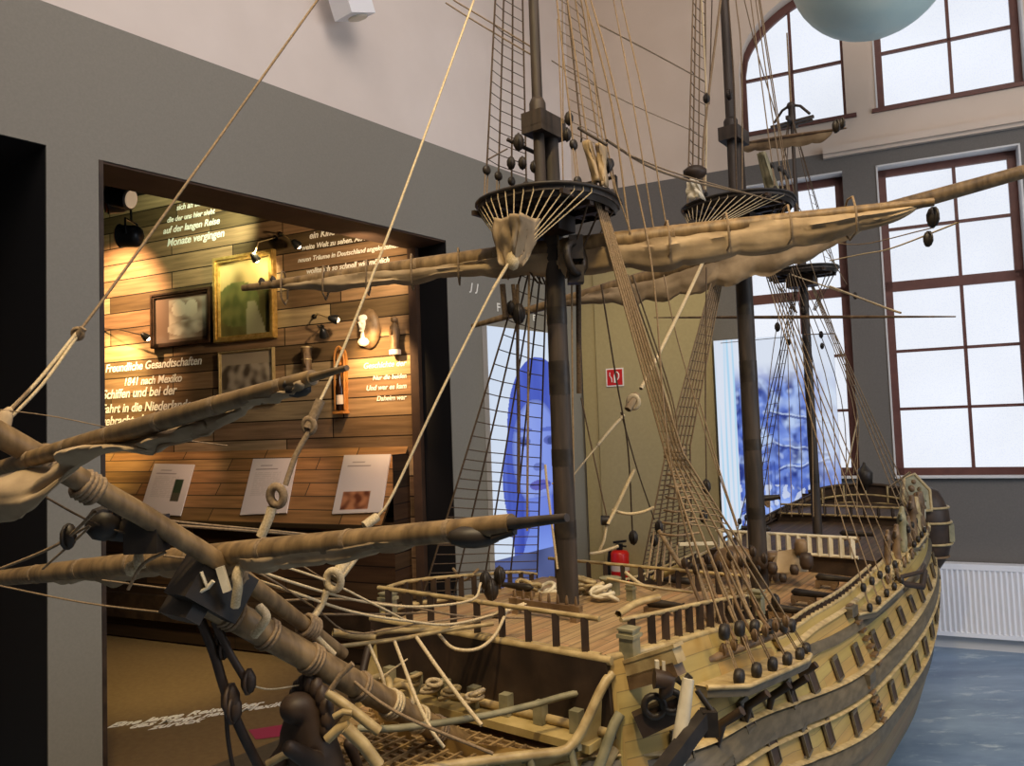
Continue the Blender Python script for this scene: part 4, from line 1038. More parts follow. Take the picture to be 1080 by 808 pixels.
# ---- masts
FM = lambda h: S(0 + .0*h, 0, h)
MAIN_S = 1.59; MIZ_S = 2.54
def mastpts(s, p, h0, h1, rake=0): return [S(s+rake*(h-h0), p, h) for h in (h0, lerp(h0, h1, .33), lerp(h0, h1, .66), h1)]
def spar(name, pts, rs, mt, n=14):
    mb = MB(); mb.tube(pts, rs, n); return obj(name, mb, mt, ship)
fTOP = .625; mTOP = .955; zTOP = .78
def maststack(s, hdeck, top, r0, cap, rtop, tmhead, rake, p=0, off=.06):
    lm_ = spar('lower_mast', mastpts(s, p, hdeck-.05, top+.02, rake), [r0, r0*.98, r0*.92, r0*.85], M['mast'])
    for k in (.18,.36,.54,.72,.88):
        h = lerp(hdeck, top, k); mb = MB(); c = S(s+rake*(h-hdeck), p, h); rk = r0*(1-.15*k**1.3)*1.035; mb.lathe(c, Z, [(0, rk), (.10 if k == .54 else .05, rk*.995)], 14); obj('mast_band', mb, M['black_iron'], lm_)
    hd = spar('mast_head', [S(s+rake*(top-hdeck), p, top), S(s+rake*(cap-hdeck), p, cap)], [r0*.85, r0*.75], M['mast'])
    tm = spar('topmast', [S(s+rake*(top-hdeck)-off, p, top-.04), S(s+rake*(cap-hdeck)-off, p, cap), S(s+rake*(tmhead-hdeck)-off, p, tmhead)], [rtop*1.15, rtop, rtop*.7], M['mast'])
    mb = MB(); c = S(s+rake*(cap-hdeck)-off/2, p, cap); mb.box(c, off+r0*2.2, r0*2.2, .045, (A_, PD, Z)); mb.box(c-Z*.03, off+r0*2.2, r0*2.2, .02, (A_, PD, Z)); mb.lathe(c-A_*off*.5+Z*.02, Z, [(0, rtop*1.5), (.035, rtop*1.5), (.05, rtop*1.1)], 12); obj('mast_cap', mb, M['mast'], ship)
    return lm_
maststack(0, -.55, fTOP, .033, .90, .0165, 2.6, 0)
maststack(MAIN_S, -.78, mTOP, .042, 1.32, .022, 4.0, 0)
maststack(MIZ_S, -.64, zTOP, .026, 1.02, .013, 1.72, .0, off=.045)
# upper mizzen: crosstrees and pole
zc = S(MIZ_S-.045, 0, 1.66)
mb = MB(); mb.bar(zc-PD*.12, zc+PD*.12, .02, .014); mb.bar(zc-PD*.10+A_*.05, zc+PD*.10+A_*.05, .016, .012); mb.bar(zc-A_*.09, zc+A_*.09, .016, .02); mb.lathe(zc+Z*.0, Z, [(0,.02),(.08,.018),(.09,.028),(.11,.02)], 8); mb.tube([zc-PD*.1+Z*.02, zc-PD*.05+Z*.08, zc+Z*.10], .008, 5); mb.tube([zc+PD*.1+Z*.02, zc+PD*.05+Z*.08, zc+Z*.10], .008, 5); obj('crosstrees', mb, M['mast'], ship)
mb = MB(); mb.tube([zc+Z*.05, zc+Z*.52], [.007,.004], 6); obj('flag_pole', mb, M['rope_m'], ship)

# tops: D-shaped platforms with rim, knees, stanchions, crow's feet
def top(s, h, hw, fore, aft, rake=0):
    n = 28; outline = []
    for i in range(n):
        a = 2*pi*i/n; ca, sa = cos(a), sin(a)
        x = fore*ca if ca < 0 else aft*min(1, ca*1.5); y = hw*(abs(sa)**.8)*(1 if sa > 0 else -1)
        outline.append((x, y))
    mb = MB(); inn = [S(s+x*.42, y*.42, h) for x, y in outline]; out = [S(s+x, y, h+.012) for x, y in outline]
    mb.prism(out, Z*.012); o = obj('mast_top', mb, M['mast'], ship)
    mb = MB(); lo = [S(s+x*.94, y*.94, h-.004) for x, y in outline]; rim = [S(s+x*1.02, y*1.02, h+.030) for x, y in outline]
    mb.grid([lo+[lo[0]], rim+[rim[0]]], 0, True); mb.tube(rim, .006, 6, closed=True); obj('top_rim', mb, M['black_iron'], o)
    mb = MB()
    for k in range(-3, 4): mb.bar(S(s-fore*.8, k*hw*.26, h+.004), S(s+aft*.8, k*hw*.26, h+.004), .012, .014)
    for k in (-.35, .35): mb.bar(S(s+k*.12, -hw*.9, h-.006), S(s+k*.12, hw*.9, h-.006), .02, .018)
    mb.box(S(s-.01, 0, h-.04), .09, .15, .05, (A_, PD, Z)); obj('trestle_trees', mb, M['darkwood'], o)
    return o
tF = top(-.03, fTOP, .20, .20, .16); tM = top(MAIN_S-.03, mTOP, .25, .22, .18); tZ = top(MIZ_S-.02, zTOP, .19, .16, .12)
# rail across the aft edge of each top
for s, h, hw in ((.13, fTOP, .15), (MAIN_S+.15, mTOP, .18)):
    mb = MB(); mb.tube([S(s, -hw, h+.12), S(s, hw, h+.12)], .006, 6)
    for k in range(5): mb.tube([S(s, lerp(-hw, hw, k/4), h+.03), S(s, lerp(-hw, hw, k/4), h+.12)], .005, 5)
    obj('top_rail', mb, M['black_iron'], ship)

# ---- ropes
def rope(name, pts, r_, mt, sag=0, n=6, parent=None, sides=5):
    pts = [V(p) for p in pts]
    if sag and len(pts) == 2:
        a, b = pts; pts = [a.lerp(b, i/n)-Z*(sag*4*(i/n)*(1-i/n)) for i in range(n+1)]
    mb = MB(); mb.tube(pts, r_, sides, caps=False); return obj(name, mb, mt, parent or ship)
RAT = []
deadm = None
def deadeye_mesh():
    mb = MB(); mb.lathe((0,0,0), (0,1,0), [(-.010,.008),(-.007,.017),(0,.019),(.007,.017),(.010,.008)], 12)
    me = mb.mesh('deadeye'); me.materials.append(M['black_iron']); return me
dm = deadeye_mesh()
def deadeye(p, nrm, sc=1.0):
    o = bpy.data.objects.new('deadeye', dm); COL.objects.link(o); q = V(nrm).to_track_quat('Y', 'Z'); setpar(o, ship); o.location = p; o.rotation_mode = 'QUATERNION'; o.rotation_quaternion = q; o.scale = (sc,)*3
def gang(topc, chf, side, n, t0, t1, r_, mt, spread=.02, steps=26, dead=True, dz=.035, lz=.10, drop0=0.0, de=1.0, rname='shroud', gather=None, rat0=0):
    lines = []
    for i in range(n):
        t = lerp(t0, t1, i/(n-1)); foot = chf(t); up = topc+A_*(spread*(i/(n-1)-.5))
        mid = gather(i/(n-1)) if gather else foot.lerp(up, .45)
        d = (mid-foot).normalized()
        a = foot+d*(lz if dead else 0)
        lines.append((a, mid, up)); rope(rname, [a, mid, up], r_, mt)
        if dead:
            deadeye(foot+d*dz*.6, PD*side, de); deadeye(foot+d*lz, PD*side, de)
            mb = MB(); sd = A_*.006
            mb.tube([foot+d*dz*.6-sd, foot+d*lz-sd], .0022, 4); mb.tube([foot+d*dz*.6+sd, foot+d*lz+sd], .0022, 4); obj('lanyard', mb, M['rope_m'], ship)
    for k in range(1, steps):
        t = rat0+k/steps*(.93-rat0); pts = [(a.lerp(m_, t*2) if t < .5 else m_.lerp(b, t*2-1))-Z*.002*(j % 2) for j, (a, m_, b) in enumerate(lines)]
        RAT.append((pts, r_*.55, mt))
    return lines
# lower shrouds
gF1 = gang(W(632, 212, 2.2), chF[1], 1, 6, .12, .92, .0034, M['rope_m'], .05, 34, rat0=.27, de=1.15, lz=.13, gather=lambda k: W(702+18*k, 478, 2.14-.04*k))
gF2 = gang(S(.0, -.03, fTOP+.02), chF[-1], -1, 5, .08, .95, .0032, M['rope_d'], .04, 30)
gM1 = gang(S(MAIN_S, .03, mTOP+.02), chM[1], 1, 5, .08, .95, .0028, M['rope_m'], .04, 0)
gM2 = gang(S(MAIN_S, -.03, mTOP+.02), chM[-1], -1, 7, .05, .95, .0045, M['rope_m'], .06, 50, gather=lambda k: W(704+24*k, 470, 3.3+.15*k))
gZ1 = gang(S(MIZ_S, .02, zTOP+.02), chZ[1], 1, 4, .05, .95, .003, M['rope_m'], .04, 26)
gZ2 = gang(S(MIZ_S, -.02, zTOP+.02), chZ[-1], -1, 4, .05, .95, .003, M['rope_d'], .04, 20)
# topmast shrouds rise from the rims of the tops
def tgang(s, h, hw, side, head, n, r_, mt, steps, ln=.10):
    chf = lambda t: S(s+lerp(-.10, .12, t), side*hw*(.98-.15*abs(t-.5)), h+.03)
    return gang(S(s-.06, side*.012, head), chf, side, n, 0, 1, r_, mt, .02, steps, lz=.12, dz=.02, de=.8, dead=s < 2)
tgang(-.02, fTOP, .185, 1, 2.3, 4, .0026, M['rope_m'], 34); tgang(-.02, fTOP, .185, -1, 2.3, 4, .0030, M['rope_d'], 34)
tgang(MAIN_S-.02, mTOP, .23, 1, 3.6, 4, .0028, M['rope_m'], 0); tgang(MAIN_S-.02, mTOP, .23, -1, 3.6, 4, .0040, M['rope_m'], 36)
tgang(MIZ_S-.01, zTOP, .17, 1, 1.66, 3, .0024, M['rope_d'], 16); tgang(MIZ_S-.01, zTOP, .17, -1, 1.66, 3, .0024, M['rope_d'], 16)
# ratlines: the hundred nearest singly, the rest as one mass
def show(pts): return 1
RAT.sort(key=lambda q: q[0][0].y)
inv = [q for q in RAT if q[0][0].z < 3.3]
for q in inv[:96]: rope('ratline', q[0], q[1], q[2], sides=4)
rest = [q for q in RAT if q not in inv[:96]]
mb = MB()
for pts, r_, mt in rest: mb.tube(pts, r_, 4, caps=False)
o = obj('ratline_mass', mb, M['rope_d'], ship); o['kind'] = 'stuff'
# futtock shrouds
for s, h, hw in ((0, fTOP, .17), (MAIN_S, mTOP, .2), (MIZ_S, zTOP, .15)):
    for side in (1, -1):
        for k in (-1, 0, 1): rope('futtock_shroud', [S(s+k*.07, side*hw, h), S(s+k*.02, side*.05, h-.20)], .003, M['rope_d'])

# crow's feet: fans of thin lines from the rim of the top to the stay
def crows(s, h, hw, fore, apex, n, r_=.0018, mt=None):
    for i in range(n):
        a = lerp(-1.25, 1.25, i/(n-1)); rim = S(s-fore*cos(a), hw*sin(a), h+.012)
        rope('crowfoot_line', [rim+Z*.015, rim, apex], r_, mt or M['rope_l'], sides=4)
apF = W(541, 274, 2.06); crows(-.03, fTOP, .205, .205, apF, 19, .0016)
apM = W(733, 250, 3.25); crows(MAIN_S-.03, mTOP, .25, .22, apM, 17, .0020)
# canvas tuft hanging inside the fore crow's feet
def cloth(name, rowsfn, nu, nv, mt, amp, fr_, seed, parent=None, solid=.004):
    mb = MB(); rows = []
    for j in range(nv+1):
        row = []
        for i in range(nu+1):
            u, v = i/nu, j/nv; p = rowsfn(u, v); n_ = noise.noise(V((u*fr_[0], v*fr_[1], seed)))+.5*noise.noise(V((u*fr_[0]*2.3, v*fr_[1]*2, seed+5)))
            row.append(p+V((-.5,-.8,.15)).normalized()*(n_*amp))
        rows.append(row)
    mb.grid(rows); o = obj(name, mb, mt, parent or ship); md = o.modifiers.new('solid', 'SOLIDIFY'); md.thickness = solid; md.offset = 0
    return o
def tuft(u, v):
    a = W(lerp(522, 570, u), 230+2*sin(u*9), 2.12+.10*sin(u*3.1)*(-1)); b = W(lerp(529, 552, u), 281, 2.06)
    wv = smooth(v); c = a.lerp(b, v); bulge = sin(pi*u)*.03*(1-v)
    return c+V((0,-1,0))*bulge-PD*.012*sin(pi*v)*(1-2*u)
cloth('furled_canvas_bundle', tuft, 30, 14, M['sail'], .022, (9, 2), 3)
mb = MB(); mb.ball(apF, .02, 10, sc=(1,1,1.5)); obj('euphroe_block', mb, M['rope_l'], ship)

# ---- yards
def yard(name, a, b, rmid, mt=M['spar'], bands=8, arms=.35):
    pts = [a.lerp(b, i/20) for i in range(21)]; rs = [rmid*(1-(1-arms)*abs(i/10-1)**1.7) for i in range(21)]
    mb = MB(); mb.tube(pts, rs, 14); y = obj(name, mb, mt, ship)
    for k in range(bands):
        t = .06+.88*k/(bands-1); p = a.lerp(b, t); r_ = rmid*(1-(1-arms)*abs(t*2-1)**1.7); d = (b-a).normalized()
        mb = MB(); mb.lathe(p, d, [(0, r_*1.05), (.010, r_*1.05)], 12); obj('yard_band', mb, M['rope_m'], y)
    return y
fa = W(256, 304, 2.67); fb_ = W(985, 222, 1.975); fc = W(588, 266, 2.26)
fb_ = fa+(W(985, 213, 1.975)-fa)
yF = yard('fore_yard', fa, fb_, .031)
ma = W(498, 344, 4.2); mc = W(1080, 181, 2.85); mbb = ma+(mc-ma)*1.22
yM = yard('main_yard', ma, mbb, .036)
def furled(name, a, b, t0, t1, hang, fat, seed, n=160, m_=26, gask=8, parent=None, fwd=V((0,-1,0)), fn=None):
    mb = MB(); rows = []
    for i in range(n+1):
        t = lerp(t0, t1, i/n); p = a.lerp(b, t); e = min(1, (i/n)*9, (1-i/n)*9)**.5
        g = abs(sin(pi*gask*i/n))**.5; k = (.86+.14*g)*e*(fn(i/n) if fn else 1)
        hg = hang*k*(1+.35*noise.noise(V((i*.06, seed, 1))))
        ft = fat*(.85+.15*g)*e
        row = []
        for j in range(m_+1):
            a_ = 2*pi*j/m_
            fold = 1+.34*noise.noise(V((i*.05, j*1.1, seed)))+.30*noise.noise(V((i*.06, j*2.6, seed+3)))+.12*noise.noise(V((i*.3, j*1.3, seed+9)))
            row.append(p+fwd*(sin(a_)*ft*fold)+Z*(-hg*.5+cos(a_)*hg*.62*(fold*.5+.5)))
        rows.append(row)
    for r in rows: r[-1] = r[0]
    mb.grid(rows); o = obj(name, mb, M['sail'], parent or ship)
    return o
sF = furled('fore_course_sail', fa, fb_, .06, .985, .072, .032, 11, gask=13, fn=lambda t: .62+.5*smooth((t-.3)/.25)*(1-.55*smooth((t-.72)/.28)))
sM = furled('main_course_sail', ma, mbb, .16, .66, .125, .035, 23, gask=9, fn=lambda t: .35+.65*smooth((t-.10)/.3)*(1-.6*smooth((t-.70)/.3)))
for k in range(12):
    t = .08+.075*k; p = fa.lerp(fb_, t); mb = MB(); mb.tube([p+Z*.035+V((0,-.03,0)), p+V((0,-.045,0)), p-Z*.06+V((0,-.045,0)), p-Z*.075, p-Z*.05+V((0,.03,0)), p+V((0,.035,0)), p+Z*.035], .003, 5, closed=True); obj('gasket', mb, M['rope_m'], yF)
# sling and truss at the foremast
mb = MB(); c = S(-.02, 0, .49); mb.torus(W(607,272,2.2), Z*.1+PD, .045, .012, 12, 6); mb.box(W(607,262,2.22), .04, .05, .07); mb.box(W(607,290,2.22), .045,.05,.05); obj('yard_sling', mb, M['black_iron'], ship)
# blocks helper
def block(p, sc=1.0, mt=None, d=V((0,0,1))):
    mb = MB(); d = V(d).normalized(); s_ = d.cross(V((0,1,0))).normalized(); f_ = d.cross(s_)
    mb.ball(p, .018*sc, 10, sc=(.75,.62,1.15), ax=(s_, f_, d)); mb.torus(p, s_, .019*sc, .003*sc, 12, 5)
    obj('block', mb, mt or M['black_iron'], ship)
for x, y, Y, s_ in [(276,299,2.65,1.0),(288,296,2.63,.8),(547,150,2.25,1.3),(539,172,2.25,1.0),(551,172,2.25,1.0),(563,176,2.25,.9),(547,331,2.3,1.6),(539,325,2.3,1.1),
                    (641,175,2.2,1.1),(598,142,2.2,1.0),(600,125,2.2,1.0),(745,104,3.4,1.2),(769,100,3.4,1.2),(745,513,3.3,1.5),(742,545,3.3,1.4),
                    (668,567,3.0,1.4),(695,556,3.0,1.3),(690,570,3.0,1.2),(638,549,3.0,.9),(866,353,3.9,.9),(867,365,3.9,.8),(832,361,3.9,.8),(882,133,2.3,1.0),(888,130,2.3,.8),
                    (512,612,2.2,1.3),(527,607,2.2,1.3),(518,622,2.2,1.6),(72,566,1.25,1.0),(141,556,1.35,.9),(818,634,2.9,1.3),(730,238,3.2,1.4),(800,600,3.2,.7),(789,590,3.2,.7),(792,578,3.2,.6),
                    (979,252,2.0,1.0),(984,229,2.0,1.3),(902,312,3.9,.9),(848,328,4.0,1.3),(820,345,4.0,1.2)]:
    block(W(x, y, Y), s_)

# lateen/gaff gear at mizzen, crossjack yard, topsail yards
yard('crossjack_yard', W(690, 335, 4.6), W(1008, 334, 3.4), .009, M['brownwood'], 5)
ty = yard('mizzen_topsail_yard', W(778, 152, 3.9), W(893, 135, 3.2), .010, M['brownwood'], 4)
furled('mizzen_topsail', W(778, 152, 3.9), W(893, 135, 3.2), .0, .9, .045, .015, 41, n=40, gask=5)
for side, (x, y) in ((1, (640, 160)),):
    pass
# small spars hanging in the fore and main tops
mb = MB(); mb.tube([W(610,135,2.15), W(640,153,2.1)], .005, 6); obj('spreader', mb, M['mast'], ship)
mb = MB(); mb.tube([W(535,147,2.25), W(568,163,2.3)], .006, 6); obj('spreader', mb, M['mast'], ship)
for px in [((614,150),(626,185)),((628,152),(633,190))]:
    def tf(u, v, px=px): a = W(px[0][0]+10*u, px[0][1], 2.15); b = W(px[1][0]+8*u, px[1][1]+8, 2.15); return a.lerp(b, v)+V((0,-.02*sin(pi*u),0))
    cloth('canvas_bundle', tf, 10, 10, M['orange'] if False else M['sail'], .015, (5,3), px[0][0])
def tfm(u, v): a = W(798+10*u, 162, 3.5); b = W(808+16*u, 205, 3.5); return a.lerp(b, v)+V((0,-.03*sin(pi*u),0))
cloth('canvas_bundle', tfm, 10, 12, M['green'], .02, (5,3), 8)
def tfm2(u, v): a = W(724+12*u, 192, 3.3); b = W(724+20*u, 212, 3.3); return a.lerp(b, v)+V((0,-.05*sin(pi*u),0))
cloth('canvas_bundle', tfm2, 10, 8, M['cream'], .03, (5,3), 9)
mb = MB(); mb.ball(W(733, 182, 3.3), .045, 10, sc=(1.2,1,.7)); obj('lantern_head', mb, M['darkwood'], ship)

# ---- bowsprit, jibboom, spritsail gear
def line3(a, b, n=10): return [a.lerp(b, i/n) for i in range(n+1)]
b0 = W(515, 800, 1.90); b1 = W(216, 632, 1.40)
mb = MB(); mb.tube(line3(b0, b1), [.026]*6+[.027]*5, 16); bs = obj('bowsprit', mb, M['spar'], ship)
dbs = (b1-b0).normalized()
for k, t in enumerate((.22,.30,.40,.52,.68,.82,.92)):
    p = b0.lerp(b1, t); mb = MB()
    for j in range(2 if k % 2 else 3): mb.torus(p+dbs*.009*j, dbs, .028, .004, 16, 5)
    obj('bowsprit_lashing', mb, M['rope_l'] if k in (1, 2) else M['rope_m'], bs)
# the two thick hawser loops
for (x, y, rr) in ((397, 728, .034), (419, 740, .040)):
    p = W(x, y, 1.74); mb = MB(); mb.torus(p, dbs+V((.25,0,.1)), rr*.95, .0085, 18, 7); obj('hawser_loop', mb, M['gilt'], bs)
# bees, cap block at the bowsprit end
mb = MB(); c = W(224, 618, 1.40); mb.box(c, .11, .07, .085, (dbs, PD, dbs.cross(PD).normalized())); mb.box(W(206, 622, 1.40), .03, .09, .11, (dbs, PD, dbs.cross(PD))); cb_ = obj('bowsprit_cap', mb, M['black_iron'], ship)
mb = MB(); mb.bar(W(232,598,1.36), W(240,624,1.36), .012, .012); mb.bar(W(198,612,1.36), W(203,632,1.36), .006, .006); mb.tube([W(212,603,1.35), W(219,620,1.35), W(201,630,1.35)], .004, 5); mb.tube([W(219,620,1.35), W(225,613,1.35)], .004, 5); obj('cap_ironwork', mb, M['cream'], cb_)
j0 = W(362, 690, 1.66); j1 = W(243, 600, 1.40); j2 = W(150, 543, 1.27); j3 = W(-12, 452, 1.08)
mb = MB(); mb.tube([j0, j1, j2, j3], [.013,.017,.018,.018], 12); jb = obj('jibboom', mb, M['spar'], ship)
for (x, y, Y) in ((100,518,1.21),(250,610,1.42),(330,664,1.58),(55,492,1.15)):
    mb = MB(); p = W(x, y, Y)
    for j in range(4): mb.torus(p+(j3-j1).normalized()*.008*j, (j3-j1), .021, .005, 14, 5)
    obj('jibboom_lashing', mb, M['rope_m'], jb)
# dark block mass on the jibboom heel
mb = MB(); mb.ball(W(135,556,1.3), .036, 12, sc=(1.6,.7,.7)); mb.box(W(155,563,1.3), .055, .05, .06); mb.ball(W(110,552,1.28), .03, 10); obj('spritsail_slings', mb, M['black_iron'], ship)
sa = W(-60, 616, 2.1); sb_ = W(540, 553, 1.05)
yS = yard('spritsail_yard', sa, sb_, .0235, M['spar'], 9, .62)
mb = MB(); mb.tube([sb_-(sb_-sa).normalized()*.02, W(598, 546, .97)], [.009,.0055], 8); obj('studding_boom', mb, M['mast'], ship)
furled('spritsail', sa+Z*.006, sb_+Z*.006, .30, .93, .035, .020, 51, gask=10)
mb = MB(); mb.ball(W(500,566,1.08), .03, 12, sc=(1.3,.7,.55)); mb.tube([W(520,568,1.06), W(543,560,1.04)], .006, 6); obj('yardarm_block', mb, M['black_iron'], ship)
ta = W(-50, 508, 1.27); tb = W(330, 398, .76)
yT = yard('sprit_topsail_yard', ta, tb, .0130, M['spar'], 8, .6)
mb = MB(); mb.tube([tb-(tb-ta).normalized()*.01, W(366, 388, .725)], [.005,.003], 8); obj('yardarm_tip', mb, M['spar'], yT)
mb = MB(); mb.ball(W(314,411,.775), .012, 10, sc=(1.2,.8,.7)); mb.tube([W(300,405,.775), W(318,412,.775), W(326,402,.77)], .005, 6); obj('yardarm_lashing', mb, M['black_iron'], yT)
mb = MB(); c = W(145, 459, .985); mb.ball(c, .022, 12, sc=(1.6,.8,.7), ax=((tb-ta).normalized(), V((0,1,0)), Z)); obj('yard_parrel', mb, M['black_iron'], yT)
def ts1(u, v):
    top_ = W(lerp(-20, 222, u), lerp(512, 436, u), lerp(1.15, .92, u))
    lowy = table([0,.25,.4,.55,.75,1], [552,538,500,474,478,452])(u)
    low = W(lerp(-20, 226, u), lowy, lerp(1.10, .89, u))
    return top_.lerp(low, v)+V((0,-1,0))*(.03*sin(pi*v))
cloth('sprit_topsail', ts1, 60, 16, M['sail'], .028, (5, 2.2), 77)
def ts2(u, v):
    top_ = W(lerp(200, 322, u), lerp(446, 402, u), lerp(.93, .77, u)); low = W(lerp(205, 318, u), lerp(462, 408, u)+4*sin(u*9), lerp(.91, .76, u)); return top_.lerp(low, v)+V((0,-.012*sin(pi*v),0))
cloth('sprit_topsail_fold', ts2, 30, 8, M['sail'], .010, (6, 2), 78)

# stays and ropes placed along the photograph's lines, each at its own distance
def PR(name, pts, r_, mt, n=None):
    P = [W(*p) for p in pts]
    if len(P) > 2:
        Q = [P[0]*2-P[1]]+P+[P[-1]*2-P[-2]]; out = []
        for i in range(1, len(Q)-2):
            for k in range(5):
                t = k/5; p0, p1, p2, p3 = Q[i-1:i+3]
                out.append((p1*2+(p2-p0)*t+(p0*2-p1*5+p2*4-p3)*t*t+(p1*3-p0-p2*3+p3)*t**3)*.5)
        P = out+[P[-1]]
    return rope(name, P, r_, mt, sides=6)
L, D, Md = M['rope_l'], M['rope_d'], M['rope_m']
PR('stay', [(10,434,1.12),(82,352,1.22),(208,178,1.40),(335,0,1.60),(700,-510,2.30)], .0024, Md)
PR('stay', [(3,440,1.12),(40,402,1.16),(82,350,1.22)], .0030, L); PR('stay', [(8,444,1.12),(46,404,1.16),(82,354,1.22)], .0026, L)
mb = MB(); mb.torus(W(82,352,1.22), V((0,1,.2)), .008, .004, 12, 5); mb.tube([W(78,358,1.22), W(88,346,1.22)], .006, 6); obj('thimble', mb, Md, ship)
mb = MB(); mb.tube([W(-6,470,1.1), W(4,440,1.1), W(10,432,1.12)], [.016,.012,.005], 8); obj('stay_collar', mb, M['sail'], ship)
PR('stay', [(500,0,1.95),(440,165,1.70),(395,285,1.56),(355,385,1.47),(338,422,1.43)], .0028, L)
PR('stay', [(500,0,1.95),(640,-380,2.3)], .0028, L)
PR('stay', [(338,422,1.43),(325,452,1.42)], .010, Md)
def heart(x, y, Y, R, r_, mt, nx=.2, lash=None):
    mb = MB(); mb.torus(W(x, y, Y), V((nx,1,.1)), R, r_, 16, 7, sx=.8); obj('heart_block', mb, mt, ship)
heart(326,449,1.42,.013,.006,Md); PR('stay', [(326,455,1.42),(312,480,1.41),(301,512,1.40)], .0055, Md)
heart(292,523,1.40,.017,.008,Md); PR('lanyard', [(287,535,1.40),(283,548,1.40),(275,566,1.40)], .009, L)
PR('stay', [(287,538,1.40),(281,556,1.40)], .005, L)
PR('stay', [(541,270,2.06),(520,305,2.03),(462,420,1.92),(415,520,1.83),(398,545,1.81)], .0034, L)
PR('stay', [(541,270,2.06),(520,305,2.03)], .0045, L)
PR('stay', [(398,545,1.75),(384,555,1.73)], .011, L)
PR('stay', [(372,582,1.66),(352,610,1.62)], .013, L); PR('stay', [(378,585,1.66),(357,613,1.62)], .006, L)
heart(352,612,1.60,.020,.008,L); PR('stay', [(345,622,1.60),(338,640,1.60),(324,660,1.58)], .0075, L)
PR('lashing', [(322,655,1.56),(334,672,1.57),(352,690,1.6)], .007, L); PR('lashing', [(325,664,1.56),(318,686,1.57)], .006, L)
# loops hung on the boom
for pts in [[(256,594,1.37),(250,606,1.36),(251,618,1.36),(248,640,1.37)], [(273,640,1.43),(281,650,1.42),(276,660,1.42),(268,670,1.43)]]: PR('rope_loop', pts, .0085, L)
# heavy drooping ropes across the head
PR('brace_line', [(172,586,1.4),(262,600,1.45),(330,640,1.6),(372,668,1.7),(440,658,1.8),(500,650,1.9)], 0.00218, Md)
PR('brace_line', [(0,432,1.1),(60,440,1.15),(150,458,1.2),(240,470,1.3)], 0.00094, Md)
PR('brace_line', [(100,525,1.25),(150,550,1.3),(210,556,1.4),(330,565,1.6),(420,573,1.8),(500,572,2.0)], 0.00281, Md)
PR('brace_line', [(110,532,1.27),(170,548,1.32),(290,560,1.5),(400,570,1.7),(500,568,1.95)], 0.00218, Md)
PR('brace_line', [(260,598,1.45),(320,618,1.55),(380,634,1.7),(440,640,1.8),(497,633,1.9),(507,615,1.95)], 0.00312, L)
PR('brace_line', [(250,605,1.45),(310,625,1.55),(370,645,1.65),(430,655,1.75),(480,658,1.85),(550,640,2.0)], 0.00328, L)
PR('brace_line', [(275,590,1.5),(345,613,1.6),(400,640,1.7),(440,657,1.8),(500,656,1.9),(555,637,2.0)], 0.00265, L)
PR('brace_line', [(300,585,1.6),(340,610,1.65)], 0.00195, Md)
PR('brace_line', [(285,634,1.55),(360,632,1.7),(430,640,1.8),(490,650,1.9),(560,652,2.0)], 0.00281, Md)
PR('brace_line', [(0,618,1.6),(90,636,1.5),(190,648,1.42)], 0.00172, Md); PR('brace_line', [(108,612,1.5),(186,622,1.42)], 0.00172, Md)
PR('brace_line', [(330,648,1.62),(400,648,1.75),(450,646,1.85)], 0.00273, Md)
PR('head_stay', [(356,682,1.70),(420,674,1.78),(470,665,1.84),(520,658,1.9)], 0.00510, M['gilt'])
PR('head_stay', [(351,667,1.72),(395,673,1.76)], .009, M['gilt'])
PR('head_stay', [(397,668,1.8),(415,665,1.82),(470,665,1.9)], .007, M['gilt'])
for pts, r_ in [([(389,680,1.72),(402,710,1.70),(408,735,1.7)], .0040), ([(416,676,1.75),(428,708,1.7),(438,735,1.66),(455,770,1.6),(468,788,1.6)], .0042), ([(439,672,1.78),(462,705,1.72),(488,740,1.66),(508,765,1.62)], .0046), ([(430,695,1.76),(400,716,1.74)], .002)]: PR('head_netting_line', pts, r_, L)
PR('head_netting_line', [(377,768,1.6),(420,768,1.62),(500,757,1.68),(560,744,1.74),(600,733,1.78),(650,724,1.82)], .0075, M['green'])
PR('bobstay', [(345,696,1.6),(370,716,1.6),(400,740,1.58),(440,762,1.56),(520,795,1.55)], .0035, Md)
PR('bobstay', [(345,730,1.5),(375,752,1.5),(400,772,1.5)], .010, M['gilt'])
PR('hanging_bight', [(462,668,1.85),(475,682,1.84),(490,686,1.83),(507,683,1.84),(522,670,1.88),(532,650,1.93),(535,640,1.97)], .0042, L)
# bumkin / martingale arms at lower left
PR('bowsprit_shroud', [(212,655,1.42),(226,690,1.43),(238,730,1.44),(254,770,1.46),(275,812,1.5)], .010, M['darkwood'])
PR('bowsprit_shroud', [(226,655,1.42),(240,685,1.43),(262,722,1.44)], .008, M['darkwood'])
for x, y, s_ in ((243,738,2.0),(246,748,1.8),(236,684,1.4),(262,719,1.6),(232,670,1.2)): block(W(x, y, 1.44), s_*.7, M['darkwood'])
PR('brace_line', [(262,722,1.44),(285,727,1.5),(320,722,1.56)], 0.00172, L)
PR('bowsprit_shroud', [(238,735,1.44),(240,775,1.45),(246,812,1.46)], .004, M['darkwood'])
PR('brace_line', [(0,600,1.3),(45,582,1.28),(70,568,1.25),(100,540,1.2)], 0.00273, Md); PR('brace_line', [(60,575,1.26),(95,555,1.24),(45,600,1.27)], .002, Md)
PR('brace_line', [(40,520,1.2),(100,552,1.25),(160,570,1.3)], 0.00195, D)
PR('reef_point', [(175,582,1.32),(150,596,1.3),(135,622,1.3)], .003, Md)
mb = MB(); mb.torus(W(146,590,1.33), V((1,.3,0)), .014, .006, 12, 6); mb.ball(W(140,600,1.33), .014, 8); mb.tube([W(140,568,1.33), W(146,582,1.33), W(150,600,1.33)], .006, 6); obj('jaw_rope', mb, M['rope_l'], ship)
